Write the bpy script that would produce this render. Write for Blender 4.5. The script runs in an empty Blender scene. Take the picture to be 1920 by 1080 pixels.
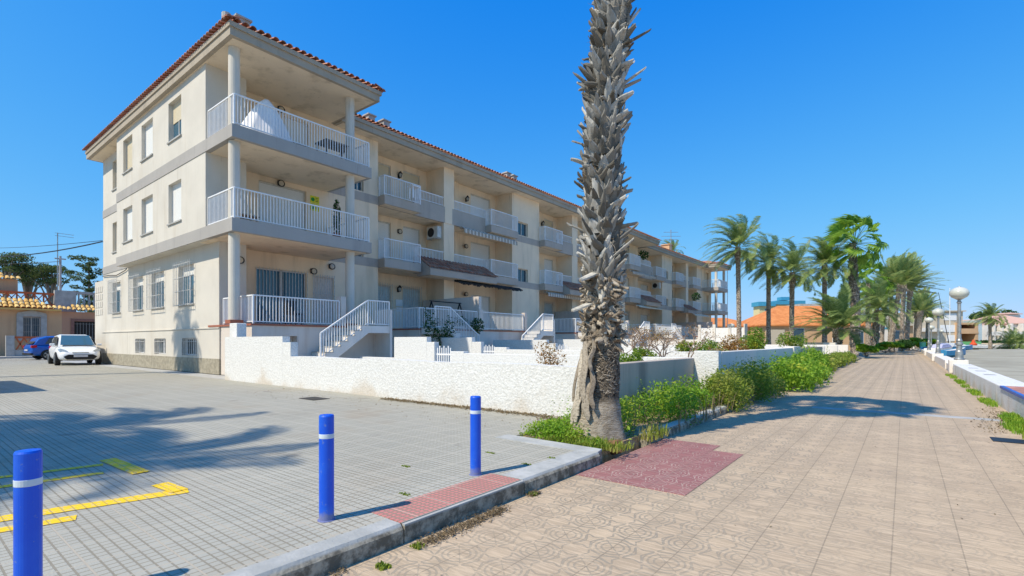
import bpy, math, random
from mathutils import Vector, Matrix, Euler

# ------------------------------------------------------------ camera, sky, sun, exposure
sc = bpy.context.scene
YAW = math.radians(38.2); EYE = 1.15; F = 936.0
cd = bpy.data.cameras.new('camera'); cam = bpy.data.objects.new('camera', cd)
sc.collection.objects.link(cam); sc.camera = cam
cam.location = (0, 0, EYE); cam.rotation_euler = (math.pi/2, 0, YAW)
cd.sensor_width = 36.0; cd.lens = 36.0*F/1920; cd.shift_y = 100/1920
cd.clip_start = 0.05; cd.clip_end = 3000
SUN_EL = math.radians(51); SUN_H = Vector((-.27, -.963, 0)).normalized()
w = bpy.data.worlds.new('World'); sc.world = w; w.use_nodes = True
wn = w.node_tree.nodes; wl = w.node_tree.links
bg = wn['Background']; sky = wn.new('ShaderNodeTexSky'); sky.sky_type = 'NISHITA'
sky.sun_disc = False; sky.sun_elevation = SUN_EL
sky.sun_rotation = math.atan2(SUN_H.x, SUN_H.y); sky.altitude = 200
sky.air_density = 1.0; sky.dust_density = .35; sky.ozone_density = 4.5
def vm(op, a, b):
    n = wn.new('ShaderNodeVectorMath'); n.operation = op
    for i, v in enumerate((a, b)):
        if isinstance(v, tuple): n.inputs[i].default_value = v
        else: wl.new(v, n.inputs[i])
    return n.outputs[0]
# soft shoulder per channel: keeps the deep blue overhead and stops the horizon bleaching out
sk = vm('MAXIMUM', vm('SUBTRACT', vm('MULTIPLY', sky.outputs[0], (.38, 1.08, 4.0)), (.255, .50, 0)), (0, 0, 0))
wl.new(vm('DIVIDE', sk, vm('ADD', vm('DIVIDE', sk, (5.5, 3.2, 3.6)), (1, 1, 1))), bg.inputs['Color'])
bg.inputs['Strength'].default_value = 0.15
sl = bpy.data.lights.new('sun', 'SUN'); sun = bpy.data.objects.new('sun', sl)
sc.collection.objects.link(sun)
sl.energy = 2.45; sl.angle = math.radians(.6); sl.color = (1, .915, .77)
sd = SUN_H*math.cos(SUN_EL) + Vector((0, 0, math.sin(SUN_EL)))
sun.rotation_euler = sd.to_track_quat('Z', 'Y').to_euler(); sun.location = (0, 0, 40)
sc.view_settings.view_transform = 'Standard'; sc.view_settings.look = 'None'
sc.view_settings.exposure = 1.05; sc.view_settings.gamma = 1
sc.cycles.use_denoising = True; sc.cycles.max_bounces = 8; sc.cycles.diffuse_bounces = 6; sc.cycles.transparent_max_bounces = 8

# ------------------------------------------------------------ helpers
R = random.Random(7)
CA, SA = math.cos(YAW), math.sin(YAW)
def ray(px):
    d = px-960
    return Vector((-SA*F + CA*d, CA*F + SA*d))
def gp(px, py, z=0.0):
    t = (EYE-z)/(py-640); r = ray(px)*t
    return Vector((r.x, r.y, z))
def onX(px, X): r = ray(px); return r.y*X/r.x
def far(px, depth, z=0.0):
    r = ray(px)*(depth/F); return Vector((r.x, r.y, z))
W = {}
def link(o): sc.collection.objects.link(o); return o
def thing(name, label, cat, loc=(0, 0, 0), group=None, local=False, rz=0):
    o = bpy.data.objects.new(name, None); link(o); o.empty_display_size = .2
    o.location = loc; o.rotation_euler = (0, 0, rz); o['label'] = label; o['category'] = cat
    if group: o['group'] = group
    W[o.name] = Vector((0, 0, 0)) if local else Vector(loc)
    return o
def tag(o, label, cat, group=None):
    o['label'] = label; o['category'] = cat
    if group: o['group'] = group
    return o
def kids(o): return [c for c in bpy.data.objects if c.parent == o]
def copy_tree(o, loc=None, rz=None, label=None, s=None):
    kid = {}
    for c in bpy.data.objects:
        if c.parent: kid.setdefault(c.parent.name, []).append(c)
    def rec(src, par):
        c = src.copy(); link(c); c.parent = par
        for k in kid.get(src.name, []): rec(k, c)
        return c
    r = rec(o, None)
    if loc is not None: r.location = loc
    if rz is not None: r.rotation_euler = (0, 0, rz)
    if label: r['label'] = label
    if s is not None: r.scale = (s, s, s)
    return r

class MB:
    def __init__(s): s.v = []; s.f = []
    def add(s, vs, fs):
        b = len(s.v); s.v += [tuple(x) for x in vs]; s.f += [tuple(b+i for i in f) for f in fs]; return s
    def box(s, x0, x1, y0, y1, z0, z1):
        if x0 > x1: x0, x1 = x1, x0
        if y0 > y1: y0, y1 = y1, y0
        if z0 > z1: z0, z1 = z1, z0
        return s.add([(x0,y0,z0),(x1,y0,z0),(x1,y1,z0),(x0,y1,z0),(x0,y0,z1),(x1,y0,z1),(x1,y1,z1),(x0,y1,z1)],
              [(0,3,2,1),(4,5,6,7),(0,1,5,4),(1,2,6,5),(2,3,7,6),(3,0,4,7)])
    def bar(s, p, q, wx, wz):
        p, q = Vector(p), Vector(q); d = (q-p).normalized()
        up = Vector((0,0,1)) if abs(d.z) < .9 else Vector((0,1,0))
        a = d.cross(up).normalized()*wx/2; b = a.cross(d).normalized()*wz/2
        vs = [p-a-b, p+a-b, p+a+b, p-a+b, q-a-b, q+a-b, q+a+b, q-a+b]
        return s.add(vs, [(0,3,2,1),(4,5,6,7),(0,1,5,4),(1,2,6,5),(2,3,7,6),(3,0,4,7)])
    def tube(s, pts, rad, n=8, cap=True):
        pts = [Vector(p) for p in pts]; rings = []
        if not isinstance(rad, (list, tuple)): rad = [rad]*len(pts)
        for i, p in enumerate(pts):
            d = (pts[min(i+1, len(pts)-1)]-pts[max(i-1, 0)]).normalized()
            u = Vector((0,1,0)) if abs(d.y) < .9 else Vector((1,0,0))
            a = d.cross(u).normalized(); b = d.cross(a)
            rings.append([p+(a*math.cos(6.28318*k/n)+b*math.sin(6.28318*k/n))*rad[i] for k in range(n)])
        vs = [v for r in rings for v in r]; fs = []
        for i in range(len(pts)-1):
            for k in range(n):
                fs.append((i*n+k, i*n+(k+1) % n, (i+1)*n+(k+1) % n, (i+1)*n+k))
        if cap: fs += [tuple(range(n-1, -1, -1)), tuple(range((len(pts)-1)*n, len(pts)*n))]
        return s.add(vs, fs)
    def lathe(s, c, prof, n=16):
        c = Vector(c); vs = []; fs = []
        for r, z in prof:
            vs += [c+Vector((r*math.cos(6.28318*k/n), r*math.sin(6.28318*k/n), z)) for k in range(n)]
        m = len(prof)
        for i in range(m-1):
            for k in range(n): fs.append((i*n+k, i*n+(k+1) % n, (i+1)*n+(k+1) % n, (i+1)*n+k))
        fs += [tuple(range(n-1, -1, -1)), tuple(range((m-1)*n, m*n))]
        return s.add(vs, fs)
    def extr(s, poly, axis, a, b):
        # poly: 2D pts in the remaining axes order, extruded along axis 0(x) / 1(y) / 2(z)
        def mk(p, t): return {0: (t, p[0], p[1]), 1: (p[0], t, p[1]), 2: (p[0], p[1], t)}[axis]
        n = len(poly); vs = [mk(p, a) for p in poly]+[mk(p, b) for p in poly]
        fs = [tuple(range(n-1, -1, -1)), tuple(range(n, 2*n))]+[(i, (i+1) % n, n+(i+1) % n, n+i) for i in range(n)]
        return s.add(vs, fs)
    def quad(s, a, b, c, d): return s.add([a, b, c, d], [(0, 1, 2, 3)])
    def build(s, name, mat, parent=None, smooth=False, world=False, bevel=0):
        me = bpy.data.meshes.new(name)
        if parent is not None: off = W.get(parent.name, Vector((0,0,0)))
        elif s.v and not world:
            xs = [v[0] for v in s.v]; ys = [v[1] for v in s.v]; zs = [v[2] for v in s.v]
            off = Vector(((min(xs)+max(xs))/2, (min(ys)+max(ys))/2, min(zs)))
        else: off = Vector((0,0,0))
        me.from_pydata([(v[0]-off.x, v[1]-off.y, v[2]-off.z) for v in s.v], [], s.f)
        me.materials.append(mat)
        o = bpy.data.objects.new(name, me); link(o)
        if parent is not None: o.parent = parent
        else: o.location = off
        W[o.name] = off
        if smooth: me.shade_smooth()
        if bevel:
            m = o.modifiers.new('b', 'BEVEL'); m.width = bevel; m.segments = 2; m.limit_method = 'ANGLE'
        return o
def struct(o, kind='structure'): o['kind'] = kind; return o

# shader graph helper
class S:
    def __init__(s, t, k): s.t = t; s.k = k
    def _m(s, op, *o, clamp=False):
        n = s.t.nodes.new('ShaderNodeMath'); n.operation = op; n.use_clamp = clamp
        for i, x in enumerate((s,)+o):
            if isinstance(x, S): s.t.links.new(x.k, n.inputs[i])
            else: n.inputs[i].default_value = x
        return S(s.t, n.outputs[0])
    def __add__(s, o): return s._m('ADD', o)
    def __sub__(s, o): return s._m('SUBTRACT', o)
    def __mul__(s, o): return s._m('MULTIPLY', o)
    def __truediv__(s, o): return s._m('DIVIDE', o)
    def fr(s): return s._m('FRACT')
    def fl(s): return s._m('FLOOR')
    def ab(s): return s._m('ABSOLUTE')
    def gt(s, o): return s._m('GREATER_THAN', o)
    def lt(s, o): return s._m('LESS_THAN', o)
    def mx(s, o): return s._m('MAXIMUM', o)
    def mn(s, o): return s._m('MINIMUM', o)
    def pw(s, o): return s._m('POWER', o)
    def sq(s): return s._m('SQRT')
    def ss(s, a, b):
        n = s.t.nodes.new('ShaderNodeMapRange'); n.interpolation_type = 'SMOOTHSTEP'
        s.t.links.new(s.k, n.inputs[0]); n.inputs[1].default_value = a; n.inputs[2].default_value = b
        return S(s.t, n.outputs[0])
class MT:
    def __init__(s, name, rough=.8, metal=0, spec=.3):
        s.m = bpy.data.materials.new(name); s.m.use_nodes = True; s.t = s.m.node_tree
        s.b = s.t.nodes['Principled BSDF']; s.b.inputs['Roughness'].default_value = rough
        s.b.inputs['Metallic'].default_value = metal; s.b.inputs['Specular IOR Level'].default_value = spec
        g = s.t.nodes.new('ShaderNodeNewGeometry'); s.pos = g.outputs['Position']; s.isl = S(s.t, g.outputs['Random Per Island'])
        x = s.t.nodes.new('ShaderNodeSeparateXYZ'); s.t.links.new(s.pos, x.inputs[0])
        s.x, s.y, s.z = (S(s.t, x.outputs[i]) for i in range(3)); s.h = None
    def comb(s, x, y, z=0.0):
        n = s.t.nodes.new('ShaderNodeCombineXYZ')
        for i, v in enumerate((x, y, z)):
            if isinstance(v, S): s.t.links.new(v.k, n.inputs[i])
            else: n.inputs[i].default_value = v
        return n.outputs[0]
    def noise(s, scale, detail=4, rough=.55, vec=None, sc3=None, dist=0):
        n = s.t.nodes.new('ShaderNodeTexNoise'); n.inputs['Scale'].default_value = scale
        n.inputs['Detail'].default_value = detail; n.inputs['Roughness'].default_value = rough
        n.inputs['Distortion'].default_value = dist
        v = vec or s.pos
        if sc3:
            mp = s.t.nodes.new('ShaderNodeMapping'); mp.inputs['Scale'].default_value = sc3
            s.t.links.new(v, mp.inputs[0]); v = mp.outputs[0]
        s.t.links.new(v, n.inputs['Vector']); return S(s.t, n.outputs[0])
    def voro(s, scale, feat='F1', vec=None):
        n = s.t.nodes.new('ShaderNodeTexVoronoi'); n.feature = feat; n.inputs['Scale'].default_value = scale
        s.t.links.new(vec or s.pos, n.inputs['Vector']); return S(s.t, n.outputs[0])
    def wn(s, x, y):
        n = s.t.nodes.new('ShaderNodeTexWhiteNoise'); s.t.links.new(s.comb(x, y), n.inputs['Vector'])
        return S(s.t, n.outputs[0])
    def mix(s, f, a, b):
        n = s.t.nodes.new('ShaderNodeMix'); n.data_type = 'RGBA'
        if isinstance(f, S): s.t.links.new(f.k, n.inputs[0])
        else: n.inputs[0].default_value = f
        for i, c in ((6, a), (7, b)):
            if isinstance(c, tuple): n.inputs[i].default_value = c+(1,)
            else: s.t.links.new(c, n.inputs[i])
        return n.outputs[2]
    def col(s, c):
        if isinstance(c, tuple): s.b.inputs['Base Color'].default_value = c+(1,)
        else: s.t.links.new(c, s.b.inputs['Base Color'])
        return s
    def bump(s, h, strength=.5, dist=.01):
        n = s.t.nodes.new('ShaderNodeBump'); n.inputs['Strength'].default_value = strength
        n.inputs['Distance'].default_value = dist; s.t.links.new(h.k, n.inputs['Height'])
        s.t.links.new(n.outputs[0], s.b.inputs['Normal']); return s
def plain(name, c, rough=.6, metal=0, var=.12, scale=6, bump=0, bs=40, spec=.3):
    m = MT(name, rough, metal, spec)
    d = tuple(x*(1-var) for x in c); l = tuple(min(1, x*(1+var)) for x in c)
    m.col(m.mix(m.noise(scale).ss(.3, .7), d, l))
    if bump: m.bump(m.noise(bs, 3), .6, bump)
    return m.m
def stucco(name, c, stain=(.42, .32, .2), amt=.35, bump=.006, bs=70):
    m = MT(name, .9, 0, .15)
    a = m.mix(m.noise(.9, 5).ss(.3, .75), tuple(x*.9 for x in c), c)
    st = m.noise(1.0, 5, .6, sc3=(1.6, 1.6, .22)).ss(.50, .72)*amt
    a = m.mix(st, a, stain)
    a = m.mix(m.noise(1.0, 4, .7, sc3=(9, 9, .35)).ss(.60, .72)*m.noise(.5, 3).ss(.42, .6)*.5, a, tuple(x*.62 for x in stain))
    gr = m.noise(90, 2).ss(.35, .7)*.18
    a = m.mix(gr, a, tuple(x*.6 for x in c))
    m.col(a); m.bump(m.noise(bs, 3), .5, bump); return m.m
def leafm(name, c1, c2, c3=None, rough=.5):
    m = MT(name, rough, 0, .3)
    a = m.mix(m.isl, c1, c2)
    if c3: a = m.mix(m.noise(2.2, 3).ss(.5, .75), a, c3)
    m.col(a)
    m.b.inputs['Subsurface Weight'].default_value = 0
    # thin leaves let some light through
    tr = m.t.nodes.new('ShaderNodeBsdfTranslucent'); ad = m.t.nodes.new('ShaderNodeMixShader'); ad.inputs[0].default_value = .5
    m.t.links.new(a, tr.inputs[0]); m.t.links.new(m.b.outputs[0], ad.inputs[1]); m.t.links.new(tr.outputs[0], ad.inputs[2])
    m.t.links.new(ad.outputs[0], m.t.nodes['Material Output'].inputs[0])
    return m.m

M = {}
M['stucco'] = stucco('cream_shade_stucco', (.92, .73, .515))  # shaded facade's copy of the cream, lightened and warmed to offset blue shade
M['stucco_end'] = stucco('cream_end_stucco', (.69, .635, .54), amt=.22)  # same cream for the sunlit end wall, darker and more neutral
M['soffit'] = stucco('soffit_plaster', (.90, .74, .54), amt=.5)
M['grey'] = stucco('grey_shade_render', (.50, .43, .355), (.2, .19, .18), .3, .01, 90)  # facade's copy of the grey, warmed to counter the blue shade
M['greyend'] = stucco('grey_end_render', (.44, .41, .37), (.2, .19, .18), .2, .01, 90)  # sunlit end's copy of the same grey, less warm
M['fascia'] = stucco('fascia_render', (.46, .39, .30), (.25, .21, .16), .4)
M['white'] = plain('white_metal', (.80, .79, .77), .45, 0, .05)
M['shut'] = None
m = MT('white_shutter', .5); sl_ = (m.z*22.0).fr().ss(.0, .2)
m.col(m.mix(sl_, (.5, .47, .42), (.78, .76, .70))); m.bump(sl_, .3, .004); M['shut'] = m.m
m = MT('cream_shutter', .5); sl_ = (m.z*22.0).fr().ss(.0, .2)
m.col(m.mix(sl_, (.4, .32, .2), (.66, .56, .38))); m.bump(sl_, .3, .004); M['shutc'] = m.m
M['bluedoor'] = plain('pale_blue_shutter', (.50, .58, .58), .5, 0, .08)
m = MT('window_glass', .06, 0, .8); m.col((.03, .06, .08)); M['glass'] = m.m
m = MT('blue_glass', .08, 0, .8); m.col((.05, .12, .17)); M['bglass'] = m.m
M['frame'] = plain('window_frame', (.6, .56, .48), .5)
M['dark'] = plain('dark_metal', (.02, .02, .02), .5)
M['iron'] = plain('grille_iron', (.62, .60, .56), .5, 0, .2, 12)
M['tile'] = None
m = MT('terracotta_tile', .75, 0, .2)
c = m.mix(m.isl, (.33, .12, .07), (.54, .25, .15)); c = m.mix(m.noise(3, 4).ss(.45, .7)*.7, c, (.30, .24, .18)); m.col(c); m.bump(m.noise(50), .4, .004); M['tile'] = m.m
m = MT('orange_roof', .75, 0, .2); wv = (m.x*3.6+m.y*3.6).fr().ss(0, .5)
c = m.mix(m.noise(1.4, 5).ss(.3, .7), (.62, .21, .06), (.80, .33, .11)); m.col(m.mix(wv*.4, c, (.35, .11, .04))); m.bump((m.x*3.6+m.y*3.6).fr(), .6, .05); M['oroof'] = m.m
m = MT('rough_whitewash', .9, 0, .2)
n1 = m.noise(26, 4, .6); c = m.mix(n1.ss(.40, .60), (.67, .655, .61), (.77, .755, .715))
c = m.mix((m.noise(1.3, 5)-(m.z*.45)).ss(.38, .62)*.5, c, (.52, .40, .26)); m.col(c); m.bump(n1+m.noise(60)*.35, .8, .022); M['wwall'] = m.m
M['wplain'] = stucco('white_render', (.82, .76, .68), (.5, .45, .38), .35)
M['gplain'] = stucco('grey_streaked_render', (.55, .46, .37), (.24, .21, .18), .85, .012, 40)
M['pinkw'] = stucco('pale_terrace_render', (.74, .65, .56), (.48, .34, .24), .4)
M['redstep'] = plain('red_tile_edge', (.35, .12, .07), .6)
# plaza paving: grid of small raised pads
def paving(name, base, dark, cell=.0555, tile=.333, groove=.17, tone=.25):
    m = MT(name, .85, 0, .2)
    def gr(v, c, wd): return ((v/c).fr()-.5).ab().gt(.5-wd/2)
    g = gr(m.x, cell, groove).mx(gr(m.y, cell, groove))
    j = gr(m.x, tile, .03).mx(gr(m.y, tile, .03))
    t = m.wn((m.x/tile).fl(), (m.y/tile).fl())
    c = m.mix(t*tone, base, dark)
    c = m.mix(m.noise(.55, 6, .6).ss(.35, .7)*.45, c, tuple(b*.72 for b in base))
    c = m.mix(m.noise(120, 2).ss(.4, .7)*.25, c, dark)
    c = m.mix(m.noise(.35, 4, .6, dist=.5).ss(.55, .72)*.45, c, (.36, .28, .19))
    c = m.mix(m.noise(1.7, 4, .5).ss(.66, .74)*.5, c, (.16, .15, .135))
    c = m.mix(g*.8, c, (.25, .215, .155)); c = m.mix(j*.55, c, (.60, .52, .40))
    m.col(c); m.bump(m.noise(90)*.25-g, 1.0, .010); return m
M['plaza'] = paving('plaza_paving', (.465, .44, .36), (.34, .345, .30)).m
M['redtac'] = paving('red_tactile', (.60, .23, .20), (.52, .18, .16), .0417, .3125, .3).m
def prom(name, base, lo, groove, thick=.006):
    m = MT(name, .85, 0, .2); P = .338; Q = .326
    u = (((m.x+2.09)/P+.5).fr()-.5).ab()*P; v = (((m.y-2.149)/Q+.5).fr()-.5).ab()*Q
    r = (u*u+v*v).sq()
    def ring(d, c, wd=thick): return (d-c).ab().lt(wd)
    g = ring(r, .068).mx(ring(r, .103)).mx(ring(u*.45+v, .152).mx(ring(u+v*.45, .152))*((u-v).ab().gt(.012)))
    g = g.mx(ring(r, .132, .004)*(u-v).ab().gt(.03))
    g = g.mx((u-v).ab().lt(.005)*r.lt(.125))
    j = u.lt(.0035).mx(v.lt(.002)*.45)
    ti = m.wn(((m.x+2.09)/P).fl(), ((m.y-2.149)/Q).fl())
    c = m.mix(ti*.85, base, lo); c = m.mix(m.noise(.5, 6, .6).ss(.3, .7)*.45, c, tuple(b*.78 for b in base))
    c = m.mix(m.noise(140, 2).ss(.35, .7)*.3, c, tuple(b*.6 for b in base))
    c = m.mix(m.noise(.9, 5, .65, sc3=(1, .35, 1)).ss(.56, .74)*.4, c, (.36, .30, .235)); c = m.mix(m.noise(3.5, 4, .6).ss(.64, .74)*.45, c, (.27, .23, .19))
    wear = m.noise(.8, 3).ss(.3, .65)
    c = m.mix(g*(wear*.5+.42)*((m.x+.2)*-1.0).ss(-.9, 1.2).mx(.45), c, groove); c = m.mix(j*.5, c, tuple(b*.45 for b in groove))
    stk = m.noise(1.0, 3, .6, sc3=(5, 46, 1)); c = m.mix(stk.ss(.50, .60)*.42, c, tuple(b*.62 for b in base)); c = m.mix((stk*-1.0).ss(-.48, -.38)*.4, c, tuple(min(.8, b*1.18) for b in base))
    m.col(c); m.bump(m.noise(80)*.2-g.mx(j)+stk*.3, .9, .006); return m.m
M['prom'] = prom('promenade_paving', (.58, .44, .29), (.47, .355, .24), (.29, .25, .19))
M['promred'] = prom('promenade_red_paving', (.37, .17, .15), (.31, .13, .125), (.50, .36, .30), .004)
m = MT('kerb_concrete', .9, 0, .2)
c = m.mix(m.noise(3, 6, .65).ss(.35, .7), (.36, .36, .33), (.52, .51, .47)); c = m.mix(m.z.ss(-.02, -.006), m.mix(m.noise(9, 6, .7).ss(.4, .62), (.15, .13, .095), (.42, .37, .28)), c)
m.col(c); m.bump(m.noise(60), .6, .006); M['kerb'] = m.m
m = MT('sand', .95, 0, .1); c = m.mix(m.noise(.35, 6, .65).ss(.3, .7), (.30, .275, .21), (.43, .40, .31)); m.col(c); m.bump(m.noise(3, 6), 1, .12); M['sand'] = m.m
m = MT('soil', .95, 0, .1); m.col(m.mix(m.noise(14, 5).ss(.3, .7), (.30, .21, .12), (.50, .38, .25))); m.bump(m.noise(30, 5), 1, .02); M['soil'] = m.m
m = MT('blue_plastic', .42, 0, .45); bc = m.mix(m.noise(4, 5).ss(.4, .8), (.003, .085, .62), (.012, .13, .68)); bc = m.mix(m.noise(30, 5, .7).ss(.62, .68)*.55, bc, (.16, .22, .40)); m.col(m.mix((m.noise(22, 4)*.09-m.z).ss(-.03, .02)*.6, bc, (.28, .25, .19))); m.bump(m.noise(160), .15, .001); M['blue'] = m.m
M['band'] = plain('reflective_band', (.62, .68, .72), .3)
m = MT('yellow_paint', .7); c = m.mix(m.noise(26, 5, .7).ss(.53, .60)*.65, (.95, .60, .005), (.47, .445, .39)); gx = ((m.x/.0555).fr()-.5).ab().gt(.42).mx(((m.y/.0555).fr()-.5).ab().gt(.42)); c = m.mix(gx*.7, c, (.38, .28, .09)); m.col(c); M['yel'] = m.m
M['conc'] = plain('concrete', (.40, .39, .36), .9, 0, .15, 3, .004)
# palms
m = MT('leaf_base_fibre', .9, 0, .15); c = m.mix(m.isl.pw(1.7), (.12, .11, .09), (.57, .55, .50)); c = m.mix(m.noise(30, 4, sc3=(1, 1, .15)).ss(.45, .75)*.6, c, (.15, .125, .095)); m.col(c); m.bump(m.noise(60, 3, sc3=(1, 1, .1)), .7, .006); M['boot'] = m.m
m = MT('brown_fibre', .95, 0, .1); c = m.mix(m.isl, (.17, .13, .09), (.52, .45, .35)); c = m.mix(m.noise(40, 4).ss(.45, .7)*.6, c, (.08, .06, .04)); m.col(c); m.bump(m.noise(50, 3), .8, .01); M['bootb'] = m.m
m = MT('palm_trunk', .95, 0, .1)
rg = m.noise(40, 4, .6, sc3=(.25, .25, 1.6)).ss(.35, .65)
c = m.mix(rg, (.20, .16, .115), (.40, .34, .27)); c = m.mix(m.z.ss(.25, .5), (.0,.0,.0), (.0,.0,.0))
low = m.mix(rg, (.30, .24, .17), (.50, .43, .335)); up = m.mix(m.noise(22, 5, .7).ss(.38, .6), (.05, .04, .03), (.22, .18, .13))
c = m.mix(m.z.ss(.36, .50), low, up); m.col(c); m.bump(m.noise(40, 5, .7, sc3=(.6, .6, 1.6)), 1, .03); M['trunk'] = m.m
m = MT('date_trunk', .95, 0, .1); n = m.voro(9, 'F1'); c = m.mix(n.ss(.1, .7), (.54, .46, .36), (.22, .17, .13)); m.col(c); m.bump(n, 1, .05); M['dtrunk'] = m.m
M['frond'] = leafm('palm_frond', (.13, .21, .06), (.36, .45, .14), (.52, .48, .15))
M['frondy'] = leafm('young_palm_frond', (.14, .22, .06), (.34, .42, .14))
M['fan'] = leafm('fan_leaf', (.11, .25, .03), (.36, .54, .07))
M['dry'] = leafm('dry_leaf', (.16, .11, .06), (.36, .28, .16))
M['weed'] = leafm('weed_leaf', (.12, .28, .02), (.35, .54, .045), (.55, .58, .06))
M['weedy'] = leafm('weed_yellow_leaf', (.15, .24, .025), (.38, .44, .06), (.52, .46, .12))
M['bush'] = leafm('shrub_leaf', (.09, .19, .02), (.30, .42, .04), (.55, .48, .05))
M['rust'] = leafm('reddish_leaf', (.26, .15, .04), (.50, .26, .07), (.34, .34, .07))
M['pine'] = leafm('pine_needles', (.03, .07, .03), (.12, .17, .05), (.26, .25, .05))
M['ivy'] = leafm('ivy_leaf', (.02, .07, .015), (.07, .15, .03))
M['bark'] = plain('bark', (.20, .165, .13), .95, 0, .3, 20, .01)
M['ochre'] = stucco('ochre_render', (.66, .42, .24), (.4, .24, .14), .3)
M['salmon'] = stucco('salmon_render', (.56, .31, .20), (.4, .24, .14), .3)
m = MT('yellow_roof_tile', .7, 0, .2); m.col(m.mix(m.isl, (.62, .36, .10), (.80, .54, .20))); M['ytile'] = m.m
M['brickred'] = plain('red_lattice', (.50, .13, .05), .8)
M['beige'] = stucco('beige_wall', (.62, .53, .40), amt=.15)
M['black'] = plain('black_rubber', (.02, .02, .02), .7)
m = MT('galvanised', .45, .6, .4); c = m.mix(m.noise(5, 5).ss(.4, .7), (.30, .31, .30), (.46, .46, .43)); c = m.mix(m.noise(9, 5).ss(.55, .7)*.7, c, (.25, .13, .07)); m.col(c); M['galv'] = m.m
m = MT('lamp_globe', .25, 0, .6); m.col(m.mix(m.noise(3, 4).ss(.3, .7), (.50, .50, .42), (.62, .62, .54))); M['globe'] = m.m
m = MT('pink_roof', .75, 0, .2); wv = (m.x*2.2+m.y*2.2).fr(); m.col(m.mix(wv.ss(0, .5)*.35, m.mix(m.noise(1, 4), (.66, .40, .30), (.78, .52, .40)), (.4, .2, .14))); M['proof'] = m.m

# ------------------------------------------------------------ ground
def sheet(name, pts, z, mat):
    mb = MB(); mb.add([(p[0], p[1], z) for p in pts], [tuple(range(len(pts)))])
    o = mb.build(name, mat); return struct(o)
sheet('ground', [(-900, -500), (900, -500), (900, 1500), (-900, 1500)], -.30, M['sand'])
struct(MB().box(1.90, 70, -20, 125, -.28, -.16).build('beach_sand', M['sand']))
struct(MB().box(-95, -2.63, -40, 4.55, -.28, 0).build('plaza_paving', M['plaza']))
struct(MB().box(-95, -3.75, 4.55, 6.5, -.28, -.004).build('plaza_paving_edge', M['plaza']))
struct(MB().box(-95, -3.55, 6.5, 75, -.28, -.02).build('yard_ground', M['conc']))
struct(MB().box(-2.47, 1.46, -20, 120, -.28, -.12).build('promenade', M['prom']))
red = MB().box(-2.46, -1.42, 4.10, 6.0, -.125, -.116); red.box(-2.46, -1.76, 6.0, 6.33, -.125, -.116)
struct(red.build('red_promenade_paving', M['promred']))
struct(MB().box(-2.83, -2.50, 2.05, 3.30, -.02, .004).build('red_tactile_paving', M['redtac']))
struct(MB().box(-3.75, -2.62, 4.78, 44, -.28, -.035).build('planting_soil', M['soil']))
struct(MB().box(-1.4, 1.2, 11.0, 11.28, -.125, -.116).build('paving_joint_strip', M['conc']))
def kerb(y0, y1, n, x0=-2.63, x1=-2.47, top=.004):
    for i in range(n):
        a = y0+(y1-y0)*i/n; b = y0+(y1-y0)*(i+1)/n-.008
        m = MB(); m.extr([(x0, -.25), (x1, -.25), (x1, top-.035), (x1-.03, top), (x0, top)], 1, a, b)
        struct(m.build('kerb', M['kerb']))
kerb(-4, 2.045, 6); kerb(3.31, 4.62, 2, x0=-2.72)
m = MB(); m.box(-2.52, -2.472, 2.05, 3.30, -.25, -.002); struct(m.build('kerb', M['kerb']))
m = MB(); m.extr([(-3.85, 4.55), (-2.7, 4.52), (-2.5, 4.62), (-2.53, 4.76), (-3.85, 4.80)], 2, -.25, .006); struct(m.build('kerb', M['kerb']))
kerb(5.9, 9.6, 5, top=-.005); kerb(10.2, 44, 24, top=-.02)
mk = MB()
def stripe(p, q, wd, z=.004):
    p, q = Vector((p[0], p[1])), Vector((q[0], q[1])); d = (q-p).normalized(); n = Vector((-d.y, d.x))*wd/2
    mk.add([(a.x, a.y, z) for a in (p-n, q-n, q+n, p+n)], [(0, 1, 2, 3)])
stripe((-4.34, 1.48), (-4.95, -.9), .15); stripe((-4.24, .80), (-4.66, -.9), .12)
stripe((-4.70, 1.40), (-4.36, 1.43), .12, .008)
stripe((-5.87, 1.30), (-6.3, -.9), .09); stripe((-5.50, 1.22), (-5.85, -.9), .09)
stripe((-6.08, 1.38), (-5.22, 1.42), .13, .008)
struct(mk.build('yellow_road_marking', M['yel']))
m = MB(); m.box(-9.6, -9.05, 5.25, 5.6, 0, .006)
tag(m.build('drain_cover', M['dark']), 'dark metal drain cover set in the plaza paving near the whitewashed wall', 'drain cover')
m = MB(); m.box(.88, 1.36, 8.75, 9.1, -.12, -.112)
tag(m.build('drain_cover', M['dark']), 'dark rectangular drain cover in the promenade beside the sea wall', 'drain cover')

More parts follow.
